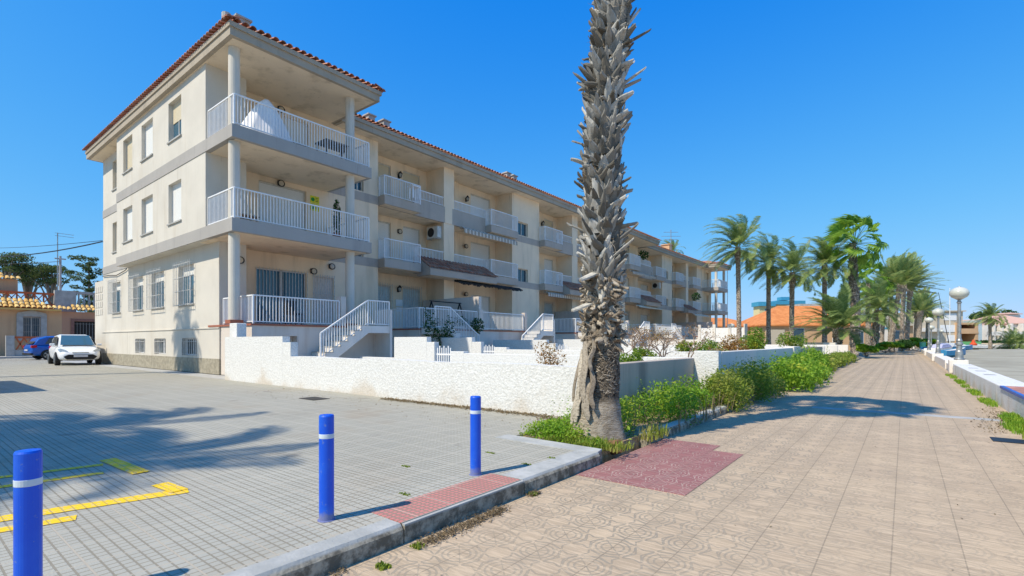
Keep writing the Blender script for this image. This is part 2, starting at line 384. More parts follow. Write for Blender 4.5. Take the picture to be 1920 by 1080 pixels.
# ------------------------------------------------------------ building helpers
def wall_open(mb, ax, c, a0, a1, z0, z1, ops, depth):
    """ax 'Y': plane Y=c facing -Y, reveals go +Y; ax 'X': plane X=c facing +X, reveals go -X"""
    def P(a, z, d=0): return (a, c+d, z) if ax == 'Y' else (c-d, a, z)
    As = sorted({a0, a1}|{o[0] for o in ops}|{o[1] for o in ops}); Zs = sorted({z0, z1}|{o[2] for o in ops}|{o[3] for o in ops})
    for i in range(len(As)-1):
        for j in range(len(Zs)-1):
            am = (As[i]+As[i+1])/2; zm = (Zs[j]+Zs[j+1])/2
            if any(o[0] < am < o[1] and o[2] < zm < o[3] for o in ops): continue
            mb.quad(P(As[i], Zs[j]), P(As[i+1], Zs[j]), P(As[i+1], Zs[j+1]), P(As[i], Zs[j+1]))
    for o in ops:
        a, b, l, h = o[:4]; d = depth
        mb.quad(P(a, l), P(a, h), P(a, h, d), P(a, l, d)); mb.quad(P(b, l), P(b, l, d), P(b, h, d), P(b, h))
        mb.quad(P(a, h), P(b, h), P(b, h, d), P(a, h, d)); mb.quad(P(a, l), P(a, l, d), P(b, l, d), P(b, l))
def slat(ax, c, a0, a1, z0, z1, t):
    m = MB(); return m.box(a0, a1, c, c+t, z0, z1) if ax == 'Y' else m.box(c-t, c, a0, a1, z0, z1)
def window(root, ax, c, a0, a1, z0, z1, shutter=.5, mat='shut', sill=True, glassm='glass', name='window', dep=.17, label=None):
    """c = wall face; window frame set back"""
    s = 1 if ax == 'Y' else -1; b = c+s*dep; fr = MB(); f = .045
    def bx(m, u0, u1, l, h, d0, d1):
        if ax == 'Y': m.box(u0, u1, b+s*d0, b+s*d1, l, h)
        else: m.box(b+s*d0, b+s*d1, u0, u1, l, h)
    bx(fr, a0, a0+f, z0, z1, -.03, .02); bx(fr, a1-f, a1, z0, z1, -.03, .02)
    bx(fr, a0+f, a1-f, z0, z0+f, -.03, .02); bx(fr, a0+f, a1-f, z1-f, z1, -.03, .02)
    zs = z1-(z1-z0)*shutter
    if shutter < .95: bx(fr, (a0+a1)/2-.025, (a0+a1)/2+.025, z0+f, zs, -.03, .02)
    o = fr.build(name, M['frame'] if mat != 'shut' else M['white'], root)
    if label: o['label'] = label
    if shutter < 1: g = MB(); bx(g, a0+f, a1-f, z0+f, zs, .0, .012); g.build('pane', M[glassm], o)
    if shutter > 0: g = MB(); bx(g, a0+f, a1-f, zs, z1-f, -.02, .012); g.build('shutter', M[mat], o)
    if sill:
        g = MB()
        if ax == 'Y': g.box(a0-.05, a1+.05, c-.05, c+dep-.03, z0-.05, z0+.004)
        else: g.box(c-dep+.03, c+.05, a0-.05, a1+.05, z0-.05, z0+.004)
        g.build('sill', M['conc'], o)
    return o
def grille(root, ax, c, a0, a1, z0, z1, out=.14, n=9, rows=3, parent=None, mat='iron'):
    s = -1 if ax == 'Y' else 1; g = MB(); r = .016
    def P(a, z, d): return (a, c+s*d, z) if ax == 'Y' else (c+s*d, a, z)
    for i in range(n+1):
        a = a0+(a1-a0)*i/n; g.bar(P(a, z0, out), P(a, z1+.05, out), r, r)
    for j in range(rows+1):
        z = z0+.05+(z1-z0-.1)*j/rows; g.bar(P(a0, z, out), P(a1, z, out), r, r)
        for a in (a0, a1): g.bar(P(a, z, 0), P(a, z, out), r, r)
    return g.build('grille', M[mat], root)
def rail_mb(g, p, q, h, sp=.105, base=.07, thick=.045, first=True):
    p, q = Vector(p), Vector(q); up = Vector((0, 0, 1)); L = (q-p).length; n = max(1, round(L/sp))
    g.bar(p+up*(h-.02), q+up*(h-.02), .055, .04); g.bar(p+up*base, q+up*base, .03, .03)
    for i in range(0 if first else 1, n+1):
        c = p.lerp(q, i/n); post = i in (0, n)
        wd = thick if post else .022
        g.bar(c+up*(0 if post else base), c+up*(h-.02), wd, wd)
    return g
def railing(root, pts, h=.92, name='railing', **k):
    g = MB()
    for i, (a, b) in enumerate(zip(pts, pts[1:])): rail_mb(g, a, b, h+.002*(i % 2), first=i == 0, **k)
    return g.build(name, M['white'], root)
def tiles_row(mb, axis, e, inward, a0, a1, z, slope, rows=3, sp=.235, r=.085, L=.42, hipclip=True):
    """barrel tiles along an eave. axis 'Y': eave runs along Y at x=e; 'X': runs along X at y=e. inward = +-1"""
    n = int(abs(a1-a0)/sp); c0 = math.tan(slope)
    for i in range(n+1):
        a = a0+(a1-a0)*i/max(n, 1)
        for k in range(rows):
            d0 = k*L*.86-.05; d1 = d0+L
            if k and hipclip and min(abs(a-a0), abs(a-a1)) < d0+.25: continue
            z0 = z+d0*c0+.03; z1 = z+d1*c0+.0; jit = R.uniform(-.012, .012)
            vs = []
            for (d, zz, rr) in ((d0, z0, r*1.12), (d1, z1, r*.9)):
                for s in range(6):
                    t = math.pi*s/5; aa = a+jit+math.cos(t)*rr; z_ = zz+math.sin(t)*rr*.9
                    vs.append((e+inward*d, aa, z_) if axis == 'Y' else (aa, e+inward*d, z_))
            vs2 = [(x, y, q-.018) for x, y, q in vs[:6]]
            mb.add(vs+vs2, [(s, s+1, 7+s, 6+s) for s in range(5)]+[(s, 12+s, 13+s, s+1) for s in range(5)])
def wall_lamp(pos, ax, label, kind='bulkhead', group='bulkhead lights on the building'):
    x, y, z = pos
    if kind == 'bulkhead':
        t = thing('wall_light', label, 'wall light', pos, group)
        a = MB(); b = MB()
        for k in range(12):
            t0, t1 = 6.283*k/12, 6.283*(k+1)/12
            a.bar((x+.06, y+.13*math.cos(t0), z+.11*math.sin(t0)), (x+.06, y+.13*math.cos(t1), z+.11*math.sin(t1)), .035, .05)
        a.box(x, x+.05, y-.12, y+.12, z-.1, z+.1)
        b.tube([(x+.05, y, z), (x+.09, y, z), (x+.11, y, z)], [.115, .1, .04], 14)
        a.build('lamp_housing', M['dark'], t); b.build('lamp_glass', M['beige'], t)
    else:
        t = thing('wall_lantern', label, 'lantern', pos, 'lanterns on the balcony walls')
        a = MB(); a.box(x, x+.03, y-.05, y+.05, z-.16, z+.08); a.tube([(x+.02, y, z-.1), (x+.1, y, z-.16), (x+.16, y, z-.1)], .012, 6)
        a.lathe((x+.16, y, z), [(.02, .2), (.12, .08), (.11, .06)][::-1], 6); a.lathe((x+.16, y, z), [(.05, -.14), (.06, -.12)], 6)
        for k in range(6):
            c, s = math.cos(k*1.047), math.sin(k*1.047); a.bar((x+.16+.06*c, y+.06*s, z-.12), (x+.16+.1*c, y+.1*s, z+.06), .012, .012)
        b = MB(); b.lathe((x+.16, y, z), [(.05, -.12), (.09, .05)], 6)
        a.build('lantern_frame', M['dark'], t); b.build('lantern_glass', M['frame'], t)
    return t

# ------------------------------------------------------------ apartment building, near block
B = thing('apartment_building', 'long cream three-storey apartment building with grey bands and white railings, nearest the plaza', 'apartment building', (-19.6, 7, 0))
XF = -19.6; ZT = 10.63
Z1, Z2 = 4.64, 7.60
# end wall
ew = MB()
ups = [(-22.2, -20.9), (-25.36, -23.97), (-27.9, -26.6)]
ops = [(a, b, 8.75, 10.25) for a, b in ups]+[(a, b, 5.62, 7.14) for a, b in ups]
wall_open(ew, 'Y', 6.9, -28.9, -18.7, Z1, ZT, ops, .32)
ew.quad((-28.9, 6.9, Z1), (-28.9, 6.9, ZT), (-28.9, 7.33, ZT), (-28.9, 7.33, Z1))
ew.quad((-28.9, 6.9, Z1), (-28.9, 7.33, Z1), (-18.7, 7.33, Z1), (-18.7, 6.9, Z1))
gw = [(-22.45, -20.95), (-25.6, -24.1), (-28.1, -26.75), (-31.4, -30.1)]
ops = [(a, b, 2.58, 4.08) for a, b in gw]
wall_open(ew, 'Y', 7.33, -33.1, -18.7, 1.62, Z1, ops, .32)
wall_open(ew, 'Y', 7.33, -33.1, -28.9, Z1, ZT, [(-31.4, -30.0, 8.75, 10.2), (-31.4, -30.0, 5.62, 7.1)], .32)
bw = [(-22.0, -20.6), (-25.1, -23.8), (-27.65, -26.35)]
wall_open(ew, 'Y', 7.30, -33.1, -18.62, .54, 1.60, [(a, b, .62, 1.27) for a, b in bw], .3)
ew.box(-33.1, -18.60, 7.27, 7.7, 1.60, 1.63)
ew.quad((-18.62, 7.30, 0), (-18.62, 8.24, 0), (-18.62, 8.24, 1.6), (-18.62, 7.30, 1.6))
# tower cheek facing the sea, and upper return
ew.quad((-18.7, 6.9, Z1), (-18.7, 8.24, Z1), (-18.7, 8.24, ZT), (-18.7, 6.9, ZT)); ew.quad((-18.7, 7.33, 1.62), (-18.7, 8.24, 1.62), (-18.7, 8.24, Z1), (-18.7, 7.33, Z1))
ew.quad((-18.7, 8.24, 1.6), (-19.6, 8.24, 1.6), (-19.6, 8.24, ZT), (-18.7, 8.24, ZT))
ew.box(-33.1, -33.0, 7.34, 12, 0, ZT)
ew.build('wall', M['stucco_end'], B)
m = MB(); m.box(-33.1, -18.61, 7.285, 7.6, 0, .54); m.build('plinth', plain('plinth_tiles', (.34, .30, .22), .8, 0, .2, 9, .004), B)
m = MB(); m.box(-34.7, -33.1, 7.33, 9.6, 0, 4.35)
for zz in (2.55, 2.95, 3.35, 3.75): 
    for k in range(4): m.box(-34.6+k*.36, -34.32+k*.36, 7.31, 7.34, zz, zz+.3)
m.build('side_annex', M['stucco_end'], B)
m = MB(); m.box(-32.9, -21.45, 7.66, 47.0, 0, ZT); m.box(-28.6, -19.75, 7.25, 8.2, Z1+.1, ZT); m.box(-28.6, -19.95, 7.66, 14.4, .01, ZT); m.build('sun_block_core', M['soffit'], B)  # solid filler inside the wall shell, added to block sunlight
for k, (a, b) in enumerate(ups):
    window(B, 'Y', 6.9, a, b, 8.75, 10.25, (.5, 1, 1)[k], ('shutc', 'shut', 'shutc')[k], glassm='bglass')
    window(B, 'Y', 6.9, a, b, 5.62, 7.14, 1, 'shut')
window(B, 'Y', 7.33, -31.4, -30.0, 8.75, 10.2, 1, 'shutc'); window(B, 'Y', 7.33, -31.4, -30.0, 5.62, 7.1, 1, 'shutc')
for a, b in gw:
    o = window(B, 'Y', 7.33, a, b, 2.58, 4.08, .25, 'shut', glassm='bglass', label='ground-floor window behind a rusty projecting iron grille')
    grille(o, 'Y', 7.33, a-.08, b+.1, 2.5, 4.16, .17, 9, 3)
for a, b in bw:
    o = window(B, 'Y', 7.30, a, b, .62, 1.27, 0, 'shut', sill=False, label='small basement window with a grille')
    grille(o, 'Y', 7.30, a+.03, b-.03, .62, 1.2, .02, 7, 1)
# band along end wall and balcony slabs
for z in (Z1, Z2):
    MB().box(-28.9, -18.7, 6.88, 6.91, z, z+.41).build('grey_band', M['greyend'], B); MB().box(-33.11, -28.9, 7.31, 7.34, z, z+.38).build('grey_band', M['greyend'], B)
for z in (Z1, Z2):
    g = MB(); g.box(-18.7, -16.6, 6.88, 12.1, z, z+.41); g.box(-19.6, -18.7, 8.24, 12.1, z+.005, z+.41)
    o = g.build('balcony_slab', M['greyend'], B)
    MB().box(-19.6, -16.75, 7.05, 11.95, z-.012, z+.003).build('soffit', M['soffit'], o)
    railing(B, [(-18.66, 6.98, z+.41), (-16.68, 6.98, z+.41), (-16.68, 12.02, z+.41), (-19.55, 12.02, z+.41)], 1.0)
def column(x, y, z0, z1, r=.17):
    m = MB(); m.lathe((x, y, 0), [(r, z0), (r, z1)], 20); return m.build('column', M['stucco_end'], B, smooth=False)
for x, y in ((-17.02, 7.12), (-17.02, 11.4)):
    column(x, y, Z2+.41, ZT); column(x, y, Z1+.41, Z2-.01); column(x, y, 1.75, Z1-.01)
m = MB()
for y in (7.12, 11.4): m.box(-17.22, -16.82, y-.2, y+.2, 1.72, 1.84)
m.build('column_base', M['redstep'], B)
m = MB(); 
for z, zt in ((Z1+.41, Z2), (Z2+.41, ZT), (1.72, Z1)):
    m.box(-18.9, -18.7, 8.05, 8.24, z, zt)
# roof
sl = math.radians(20); T = math.tan(sl)
def roof_slab(root, x0, x1, y0, y1, z=ZT, name='eave'):
    m = MB(); m.box(x0, x1, y0, y1, z, z+.25); m.box(x0-.04, x1+.06, y0-.04, y1+.06, z+.25, z+.40)
    o = m.build(name, M['fascia'], root)
    MB().box(x0+.14, x1-.14, y0+.14, y1-.14, z-.012, z+.004).build('soffit', M['soffit'], o)
    return o
roof_slab(B, -33.5, -16.35, 6.72, 12.3); roof_slab(B, -33.65, -18.95, 12.3, 47.5, ZT-.03)
def hip(mb, x0, x1, y0, y1, z):
    wx = (x1-x0)/2; wy = (y1-y0)/2; r = min(wx, wy); h = r*T
    if wx > wy: a, b = (x0+r, (y0+y1)/2, z+h), (x1-r, (y0+y1)/2, z+h)
    else: a, b = ((x0+x1)/2, y0+r, z+h), ((x0+x1)/2, y1-r, z+h)
    vs = [(x0,y0,z),(x1,y0,z),(x1,y1,z),(x0,y1,z),a,b]
    mb.add(vs, [(0,1,5,4),(1,2,5),(2,3,4,5),(3,0,4)] if wx > wy else [(0,1,4),(1,2,5,4),(2,3,5),(3,0,4,5)])
m = MB(); hip(m, -33.5, -16.35, 6.72, 12.3, ZT+.41); hip(m, -33.5, -18.95, 6.73, 47.5, ZT+.405)
tiles_row(m, 'X', 6.62, 1, -33.5, -16.3, ZT+.42, sl); tiles_row(m, 'Y', -16.26, -1, 6.66, 12.4, ZT+.42, sl)
tiles_row(m, 'X', 12.42, -1, -18.9, -16.3, ZT+.42, sl, 2); tiles_row(m, 'Y', -18.86, -1, 12.4, 47.6, ZT+.40, sl, 2)
m.build('roof_tiles', M['tile'], B)
def chimney(x, y, z0, h, wd=.5, root=B):
    m = MB(); m.box(x-wd/2, x+wd/2, y-wd/2, y+wd/2, z0, z0+h-.12); m.box(x-wd/2-.06, x+wd/2+.06, y-wd/2-.06, y+wd/2+.06, z0+h-.12, z0+h-.06)
    m.box(x-wd/2+.05, x+wd/2-.05, y-wd/2+.05, y+wd/2-.05, z0+h-.06, z0+h); m.build('chimney', M['conc'], root)
chimney(-18.0, 7.75, 11.2, 1.1, .42)
m = MB(); m.tube([(-17.3, 7.0, 11.1), (-17.3, 7.0, 11.78)], .14, 10); m.build('roof_vent', M['conc'], B)
for px, d in ((693, .35), (721, .45), (950, .4), (962, .4), (447, .0)):
    if d: y = onX(px, -20.2); chimney(-20.2, y, 11.2, .75+d*.3, .36)

# facade modules -----------------------------------------------------------
def seg(root, X, y0, y1, wins=True, zt=ZT):
    m = MB(); ops = []
    if wins: ym = y0+(.6 if y1-y0 > 2 else .2); ops = [(ym, ym+1.1, z, z+.86) for z in (5.02, 8.05)]
    wall_open(m, 'X', X, y0, y1, 0, zt, ops, .3)
    m.quad((X, y0, 0), (X, y0, zt), (X-1.6, y0, zt), (X-1.6, y0, 0)); m.quad((X, y1, 0), (X-1.6, y1, 0), (X-1.6, y1, zt), (X, y1, zt))
    m.box(X-1.6, X-.34, y0+.01, y1-.01, 0.01, zt-.01)
    m.build('wall', M['stucco'], root)
    for o in ops: window(root, 'X', X, *o, 0, 'cream', glassm='glass', sill=False)
    for z in (Z1, Z2): MB().box(X-.01, X+.012, y0, y1, z, z+.4).build('grey_band', M['grey'], root)
def balcony(root, X, y0, y1, z, out=.5):
    g = MB(); g.box(X-.02, X+out, y0, y1, z, z+.41); o = g.build('balcony_slab', M['grey'], root)
    MB().box(X, X+out-.08, y0+.08, y1-.08, z-.012, z+.003).build('soffit', M['soffit'], o)
def canopy(root, X, y0, y1, z):
    g = MB(); g.box(X, X+1.0, y0, y1, z-.16, z+.18); g.add([(X+.02, y0, z+.8), (X+1.0, y0, z+.18), (X+.02, y0, z+.18), (X+.02, y1, z+.8), (X+1.0, y1, z+.18), (X+.02, y1, z+.18)], [(0,1,2),(3,5,4),(0,3,4,1),(0,2,5,3)])
    o = g.build('canopy', M['grey'], root); t = MB()
    tiles_row(t, 'Y', X+1.06, -1, y0+.08, y1-.08, z+.20, math.atan(.62), 3, .22, .08, .42, False)
    t.build('canopy_tiles', M['tile'], o); MB().box(X+.1, X+.9, y0+.1, y1-.1, z-.17, z-.155).build('soffit', M['soffit'], o)
def door(root, X, y0, y1, z0, h, mat, gr=False):
    m = MB(); m.box(X-.13, X-.10, y0, y1, z0, z0+h); o = m.build('shutter_door', M[mat], root)
    f = MB(); f.box(X-.14, X-.06, y0, y0+.05, z0, z0+h); f.box(X-.14, X-.06, y1-.05, y1, z0, z0+h); f.box(X-.14, X-.06, y0+.05, y1-.05, z0+h-.06, z0+h); f.build('door_frame', M['frame'], o)
    if gr: grille(o, 'X', X, y0-.05, y1+.05, z0+.05, z0+h+.08, .06, max(5, int((y1-y0)/.13)), 3)
RNG = random.Random(3)
def recess(root, X, y0, y1, bay='both', lv2='shutc', lanterns=True, pil=True):
    XB = X-1.4; ym = y0+4.3; ops = []; L = y1-y0
    doors = []
    if bay in ('both', 'first'): doors += [(y0+.3, y0+1.85, 0), (y0+2.65, y0+3.85, 0)]
    if bay in ('both', 'second'):
        o2 = y1-5.15; doors += [(o2+.3, o2+.95, 1), (o2+2.8, o2+4.65, 1)]
    doors = [d for d in doors if d[1] < y1-.1 and d[0] > y0+.05]
    for fl in (1.72, Z1+.36, Z2+.36): ops += [(a, b, fl, fl+2.3) for a, b, _ in doors]
    m = MB(); wall_open(m, 'X', XB, y0, y1, 0, ZT, ops, .16)
    # partition between flats
    if bay == 'both':
        m.box(XB, X, ym, ym+.78, 0.01, ZT)
        m.box(XB, XB+.12, ym+2.1, ym+2.4, 1.72, ZT)
    m.build('recess_wall', M['stucco'], root)
    for a, b, k in doors:
        door(root, XB, a, b, 1.72, 2.3, 'bluedoor' if k == 0 else 'shut', k == 0)
        door(root, XB, a, b, Z1+.36, 2.3, 'shut'); door(root, XB, a, b, Z2+.36, 2.3, lv2 if k == 0 else 'shut')
    g = MB()
    b1 = y0+2.25 if bay in ('both', 'first') else y0; b2 = y1-2.6 if bay in ('both', 'second') else y1
    for z in (Z1, Z2):
        g.box(XB, X-.12, y0+.005, y1-.005, z+.005, z+.36)
        if b2 > b1: g.box(X-.12, X+.02, b1, b2, z-.02, z+.84)
    g.build('parapet', M['grey'], root)
    for z in (Z1, Z2):
        MB().box(XB+.02, X-.14, y0+.01, y1-.01, z-.01, z+.004).build('soffit', M['soffit'], root)
        if b1 > y0: balcony(root, X, y0, b1, z); railing(root, [(X+.05, y0+.03, z+.41), (X+.45, y0+.03, z+.41), (X+.45, b1-.03, z+.41), (X+.05, b1-.03, z+.41)], .95)
        if b2 < y1: balcony(root, X, b2, y1, z); railing(root, [(X+.05, b2+.03, z+.41), (X+.45, b2+.03, z+.41), (X+.45, y1-.03, z+.41), (X+.05, y1-.03, z+.41)], .95)
        if b2 > b1: railing(root, [(X-.05, b1, z+.84), (X-.05, b2, z+.84)], .52)
    if b2 > b1+1: canopy(root, X, b1+.15, b2-.1 if bay == 'both' else b2, Z1)
    if bay == 'both':
        pz = MB(); 
        for z, h in ((Z1, Z2), (Z2, ZT)): pz.box(X-.1, X+.035, ym+.05, ym+.6, z-.03, z+.845)
        pz.build('pillar_strip', M['stucco'], root)
def terrace(root, X, y0, y1, out=2.9, two=True):
    xf = X+out; m = MB(); m.box(X-1.4, xf, y0, y1, 0, 1.66); m.build('terrace', M['pinkw'], root)
    m = MB(); m.box(X-1.4, xf+.03, y0-.03, y1+.03, 1.66, 1.72); m.build('terrace_edge', M['redstep'], root)
    ys = y0+3.8
    if two:
        m = MB(); m.box(X-1.3, xf-.05, ys+.15, ys+.35, 1.7, 3.4); m.box(xf-.2, xf+.03, ys+.1, ys+.4, 0, 2.75); m.build('terrace_partition', M['pinkw'], root); MB().box(xf-.2, xf+.02, y1-.2, y1+.02, 0, 2.75).build('terrace_post', M['pinkw'], root)
        railing(root, [(X+.1, y0+.04, 1.72), (xf-.05, y0+.04, 1.72), (xf-.05, ys, 1.72)], .93); railing(root, [(xf-.05, ys+.45, 1.72), (xf-.05, y1-.25, 1.72)], .93)
    else:
        railing(root, [(X+.1, y0+.04, 1.72), (xf-.05, y0+.04, 1.72), (xf-.05, y1, 1.72)], .93)
def stairs(root, x0, x1, yt, ydir, land, z=1.72, n=9, run=.285, label=None, post=True):
    """steps climb toward yt from yt-ydir*n*run; landing beyond"""
    rise = z/n; poly = []
    yb = yt-ydir*run*n
    pts = [(yb, 0.0)]
    for i in range(n):
        pts += [(yb+ydir*run*i, rise*(i+1)), (yb+ydir*run*(i+1), rise*(i+1))]
    pts += [(yt+ydir*land, z), (yt+ydir*land, z-.26), (yt, z-.26), (yb+ydir*run*1.6, 0.0)]
    s = MB(); s.extr(pts, 0, x0, x1)
    o = s.build('staircase', M['wplain'], root)
    t = MB()
    for i in range(n): t.box(x0-.0, x1+.012, yb+ydir*run*i-.02*ydir, yb+ydir*run*(i+1), rise*(i+1)+.001, rise*(i+1)+.022)
    t.build('stair_tread', M['conc'], o)
    g = MB(); xr = x1-.05
    rail_mb(g, (xr, yb+ydir*run*2.4, rise*2.6), (xr, yt, z), .95, .125, .1); rail_mb(g, (xr, yt, z), (xr, yt+ydir*land, z), .952, .105, .07, first=False)
    g.build('railing', M['white'], o)
    if post: MB().box(x0, x1+.02, yt+ydir*land-.0, yt+ydir*land+ydir*.1, 0, 2.35).build('landing_wall', M['wplain'], o)
    return o
# unit 1 terrace under the tower
tm = MB(); wall_open(tm, 'X', -16.3, 7.35, 12.1, 0, 1.66, [(8.35, 8.86, .3, 1.33)], .3)
tm.quad((-16.3, 7.35, 0), (-16.3, 7.35, 1.66), (-18.6, 7.35, 1.66), (-18.6, 7.35, 0)); tm.box(-19.6, -16.62, 7.5, 12.1, 0.01, 1.65); tm.box(-16.62, -16.31, 11.9, 12.1, 0.0, 1.65)
tm.build('terrace', M['pinkw'], B); MB().box(-19.6, -16.26, 7.31, 12.12, 1.66, 1.72).build('terrace_edge', M['redstep'], B)
railing(B, [(-18.55, 7.42, 1.72), (-16.36, 7.42, 1.72), (-16.36, 10.5, 1.72)], .93)
MB().box(-16.6, -16.3, 10.55, 10.75, 1.72, 2.8).build('terrace_post', M['pinkw'], B)
stairs(B, -16.3, -15.4, 11.1, 1, .95)
# tower back wall with doors
bwm = MB(); wall_open(bwm, 'X', XF, 8.24, 14.65, 0, ZT, [(9.0, 11.05, 1.72, 4.0), (11.35, 12.3, 1.72, 3.9), (9.1, 11.05, Z1+.36, Z1+2.75), (10.1, 11.15, Z2+.36, Z2+2.6), (13.35, 13.85, 8.05, 8.9), (13.35, 13.85, 5.02, 5.9)], .2)
bwm.quad((XF, 14.65, 0), (XF-1.6, 14.65, 0), (XF-1.6, 14.65, ZT), (XF, 14.65, ZT)); bwm.build('wall', M['stucco'], B)
m = MB(); m.box(-21.3, -19.93, 8.3, 14.6, .02, ZT-.02); m.build('sun_block_core', M['soffit'], B)  # filler added behind the tower back wall against light leaks
for z in (Z1, Z2): MB().box(XF-.01, XF+.012, 12.1, 14.65, z, z+.4).build('grey_band', M['grey'], B)
door(B, XF-.02, 9.1, 11.05, Z1+.36, 2.39, 'shut'); 
o = window(B, 'X', XF, 10.1, 11.15, Z2+.37, Z2+2.6, .4, 'shut', sill=False, name='balcony_door', dep=.12)
o = window(B, 'X', XF, 9.0, 11.05, 1.74, 4.0, 0, 'shut', sill=False, glassm='bglass', name='balcony_door', dep=.12); o['label'] = 'glazed sliding door behind white bars on the ground-floor terrace'
grille(o, 'X', XF, 8.98, 11.07, 1.8, 4.0, .05, 16, 2)
window(B, 'X', XF, 13.35, 13.85, 8.05, 8.9, 0, 'cream', sill=False); window(B, 'X', XF, 13.35, 13.85, 5.02, 5.9, 0, 'cream', sill=False)
m = MB(); m.box(XF-.12, XF-.08, 11.35, 12.3, 1.72, 3.9); o = m.build('entrance_door', M['pinkw'], B); grille(o, 'X', XF, 11.33, 12.32, 1.75, 3.95, .05, 9, 3)
lab = ['%s bulkhead light on the %s tower balcony wall']
wall_lamp((XF, 9.95, 10.4), 'X', 'round bulkhead light above the top tower balcony, beside the covered parasol')
wall_lamp((XF, 9.95, 7.45), 'X', 'round bulkhead light above the wide white shutter of the middle tower balcony')
wall_lamp((XF+.9, 8.0, 4.05), 'X', 'round bulkhead light by the near column of the ground-floor terrace')
wall_lamp((XF, 11.35, 4.1), 'X', 'round bulkhead light between the glazed door and the barred door of the ground-floor terrace')
wall_lamp((XF, 12.2, 4.4), 'X', 'small pale bulkhead light highest on the ground-floor terrace wall')
# facade run
for k in range(2):
    y0 = 14.65+13.25*k
    recess(B, XF, y0, y0+10.27); seg(B, XF, y0+10.27, y0+13.25); terrace(B, XF, y0, y0+7.9)
seg(B, XF, 41.15, 41.2, False); recess(B, XF, 41.2, 47.0, 'first'); terrace(B, XF, 41.2, 47.4, 2.9, False)
stairs(B, -16.6, -15.7, 15.6, -1, .9, post=False); stairs(B, -16.4, -15.5, 22.5, 1, 1.0)
stairs(B, -16.6, -15.7, 28.9, -1, .9, post=False); stairs(B, -16.4, -15.5, 36.0, 1, 1.0)
stairs(B, -16.4, -15.5, 42.6, -1, .9, post=False)
# ------------------------------------------------------------ far block
B2 = thing('apartment_building', 'farther wing of the cream apartments, with dark red canopies and open end balconies', 'apartment building', (-20.9, 47.0, 0), local=True, rz=math.radians(-1.3))
MB().box(-13, -1.75, .0, 21.8, 0, ZT).build('sun_block_core', M['stucco'], B2)  # solid fill added so sun cannot shine through the far block
recess(B2, 0, 0.0, 5.8, 'second', 'shut'); seg(B2, 0, 5.8, 8.6); recess(B2, 0, 8.6, 16.6); seg(B2, 0, 16.6, 19.3, False)
terrace(B2, 0, 0, 5.8, 2.9, False); terrace(B2, 0, 8.6, 16.6, 3.2)
m = MB(); wall_open(m, 'X', 0, 19.3, 22, 0, ZT, [(20, 21.2, Z1+.4, Z1+2.6), (20, 21.2, Z2+.4, Z2+2.6)], .2); m.box(-.6, -.25, 19.3, 22, 0, ZT); m.box(-13, 0, 22, 22.1, 0, ZT); m.build('wall', M['stucco'], B2)
for z in (Z1, Z2):
    g = MB(); g.box(-.1, 2.0, 18.6, 22.6, z, z+.41); g.build('balcony_slab', M['grey'], B2)
    railing(B2, [(.05, 18.66, z+.41), (1.94, 18.66, z+.41), (1.94, 22.5, z+.41), (.05, 22.5, z+.41)], 1.0)
m = MB()
for y in (19.0, 22.2): m.tube([(1.6, y, 0), (1.6, y, ZT)], .17, 12)
m.tube([(1.95, 22.55, 1), (1.95, 22.55, ZT)], .035, 6); m.build('column', M['stucco_end'], B2)
terrace(B2, 0, 18.6, 22.6, 3.2, False)
roof_slab(B2, -13.5, .65, .6, 20.0, ZT-.06); roof_slab(B2, -13.5, 2.3, 18.4, 22.9, ZT-.08)
m = MB(); hip(m, -13.5, .65, .4, 22, ZT+.35); hip(m, -13.5, 2.3, 18.4, 22.9, ZT+.34); tiles_row(m, 'Y', .74, -1, .5, 20, ZT+.36, sl, 2); tiles_row(m, 'Y', 2.4, -1, 18.4, 22.9, ZT+.36, sl, 2); tiles_row(m, 'X', 18.34, 1, .7, 2.3, ZT+.36, sl, 2)
m.build('roof_tiles', M['tile'], B2)
m = MB(); 
for y in (4.2,): m.box(-.3, .5, y, y+.5, Z1-.3, Z1-.05)
MB().box(-1.2, 3.4, 5.9, 6.0, 0, 1.9).build('terrace_partition', M['pinkw'], B2)
stairs(B2, 3.2, 4.1, 10.5, -1, .9, post=False)

# ------------------------------------------------------------ yard and sea walls
def wallx(y, spans, label, mat='wwall', th=.2, bev=.012):
    m = MB()
    for i, (a, b, z) in enumerate(spans): m.box(a, b, y+(.001*(i % 2)), y+th, -.05, z)
    return tag(m.build('garden_wall', M[mat], bevel=bev), label, 'wall', 'low whitewashed garden walls')
m = MB(); m.box(-16.05, -12.6, 6.45, 6.65, -.05, 1.28); m.box(-12.6, -12.2, 6.452, 6.648, -.05, 1.13)
# long rough wall with a slightly wavering top
xs = [-12.2+i*(8.5/34) for i in range(35)]
for a, b in zip(xs, xs[1:]):
    za, zb = .775+.008*math.sin(a*2.1), .775+.008*math.sin(b*2.1)
    m.add([(a,6.45,-.05),(b,6.45,-.05),(b,6.65,-.05),(a,6.65,-.05),(a,6.45,za),(b,6.45,zb),(b,6.65,zb),(a,6.65,za)], [(4,5,6,7),(0,1,5,4),(2,3,7,6)])
tag(m.build('garden_wall', M['wwall']), 'long rough whitewashed wall with a stepped end, running from the building corner to the tall palm', 'wall', 'low whitewashed garden walls')
m = MB(); m.box(-3.72, -3.5, 6.45, 10.66, -.15, .80)
tag(m.build('garden_wall', M['gplain'], bevel=.01), 'smooth grey-streaked wall behind the weeds to the right of the tall palm', 'wall', 'low whitewashed garden walls')
m = MB(); m.box(-16.25, -15.75, 6.66, 6.95, 0, 1.70); tag(m.build('wall_pier', M['wwall'], bevel=.02), 'square whitewashed pier behind the high end of the rough wall', 'pier')
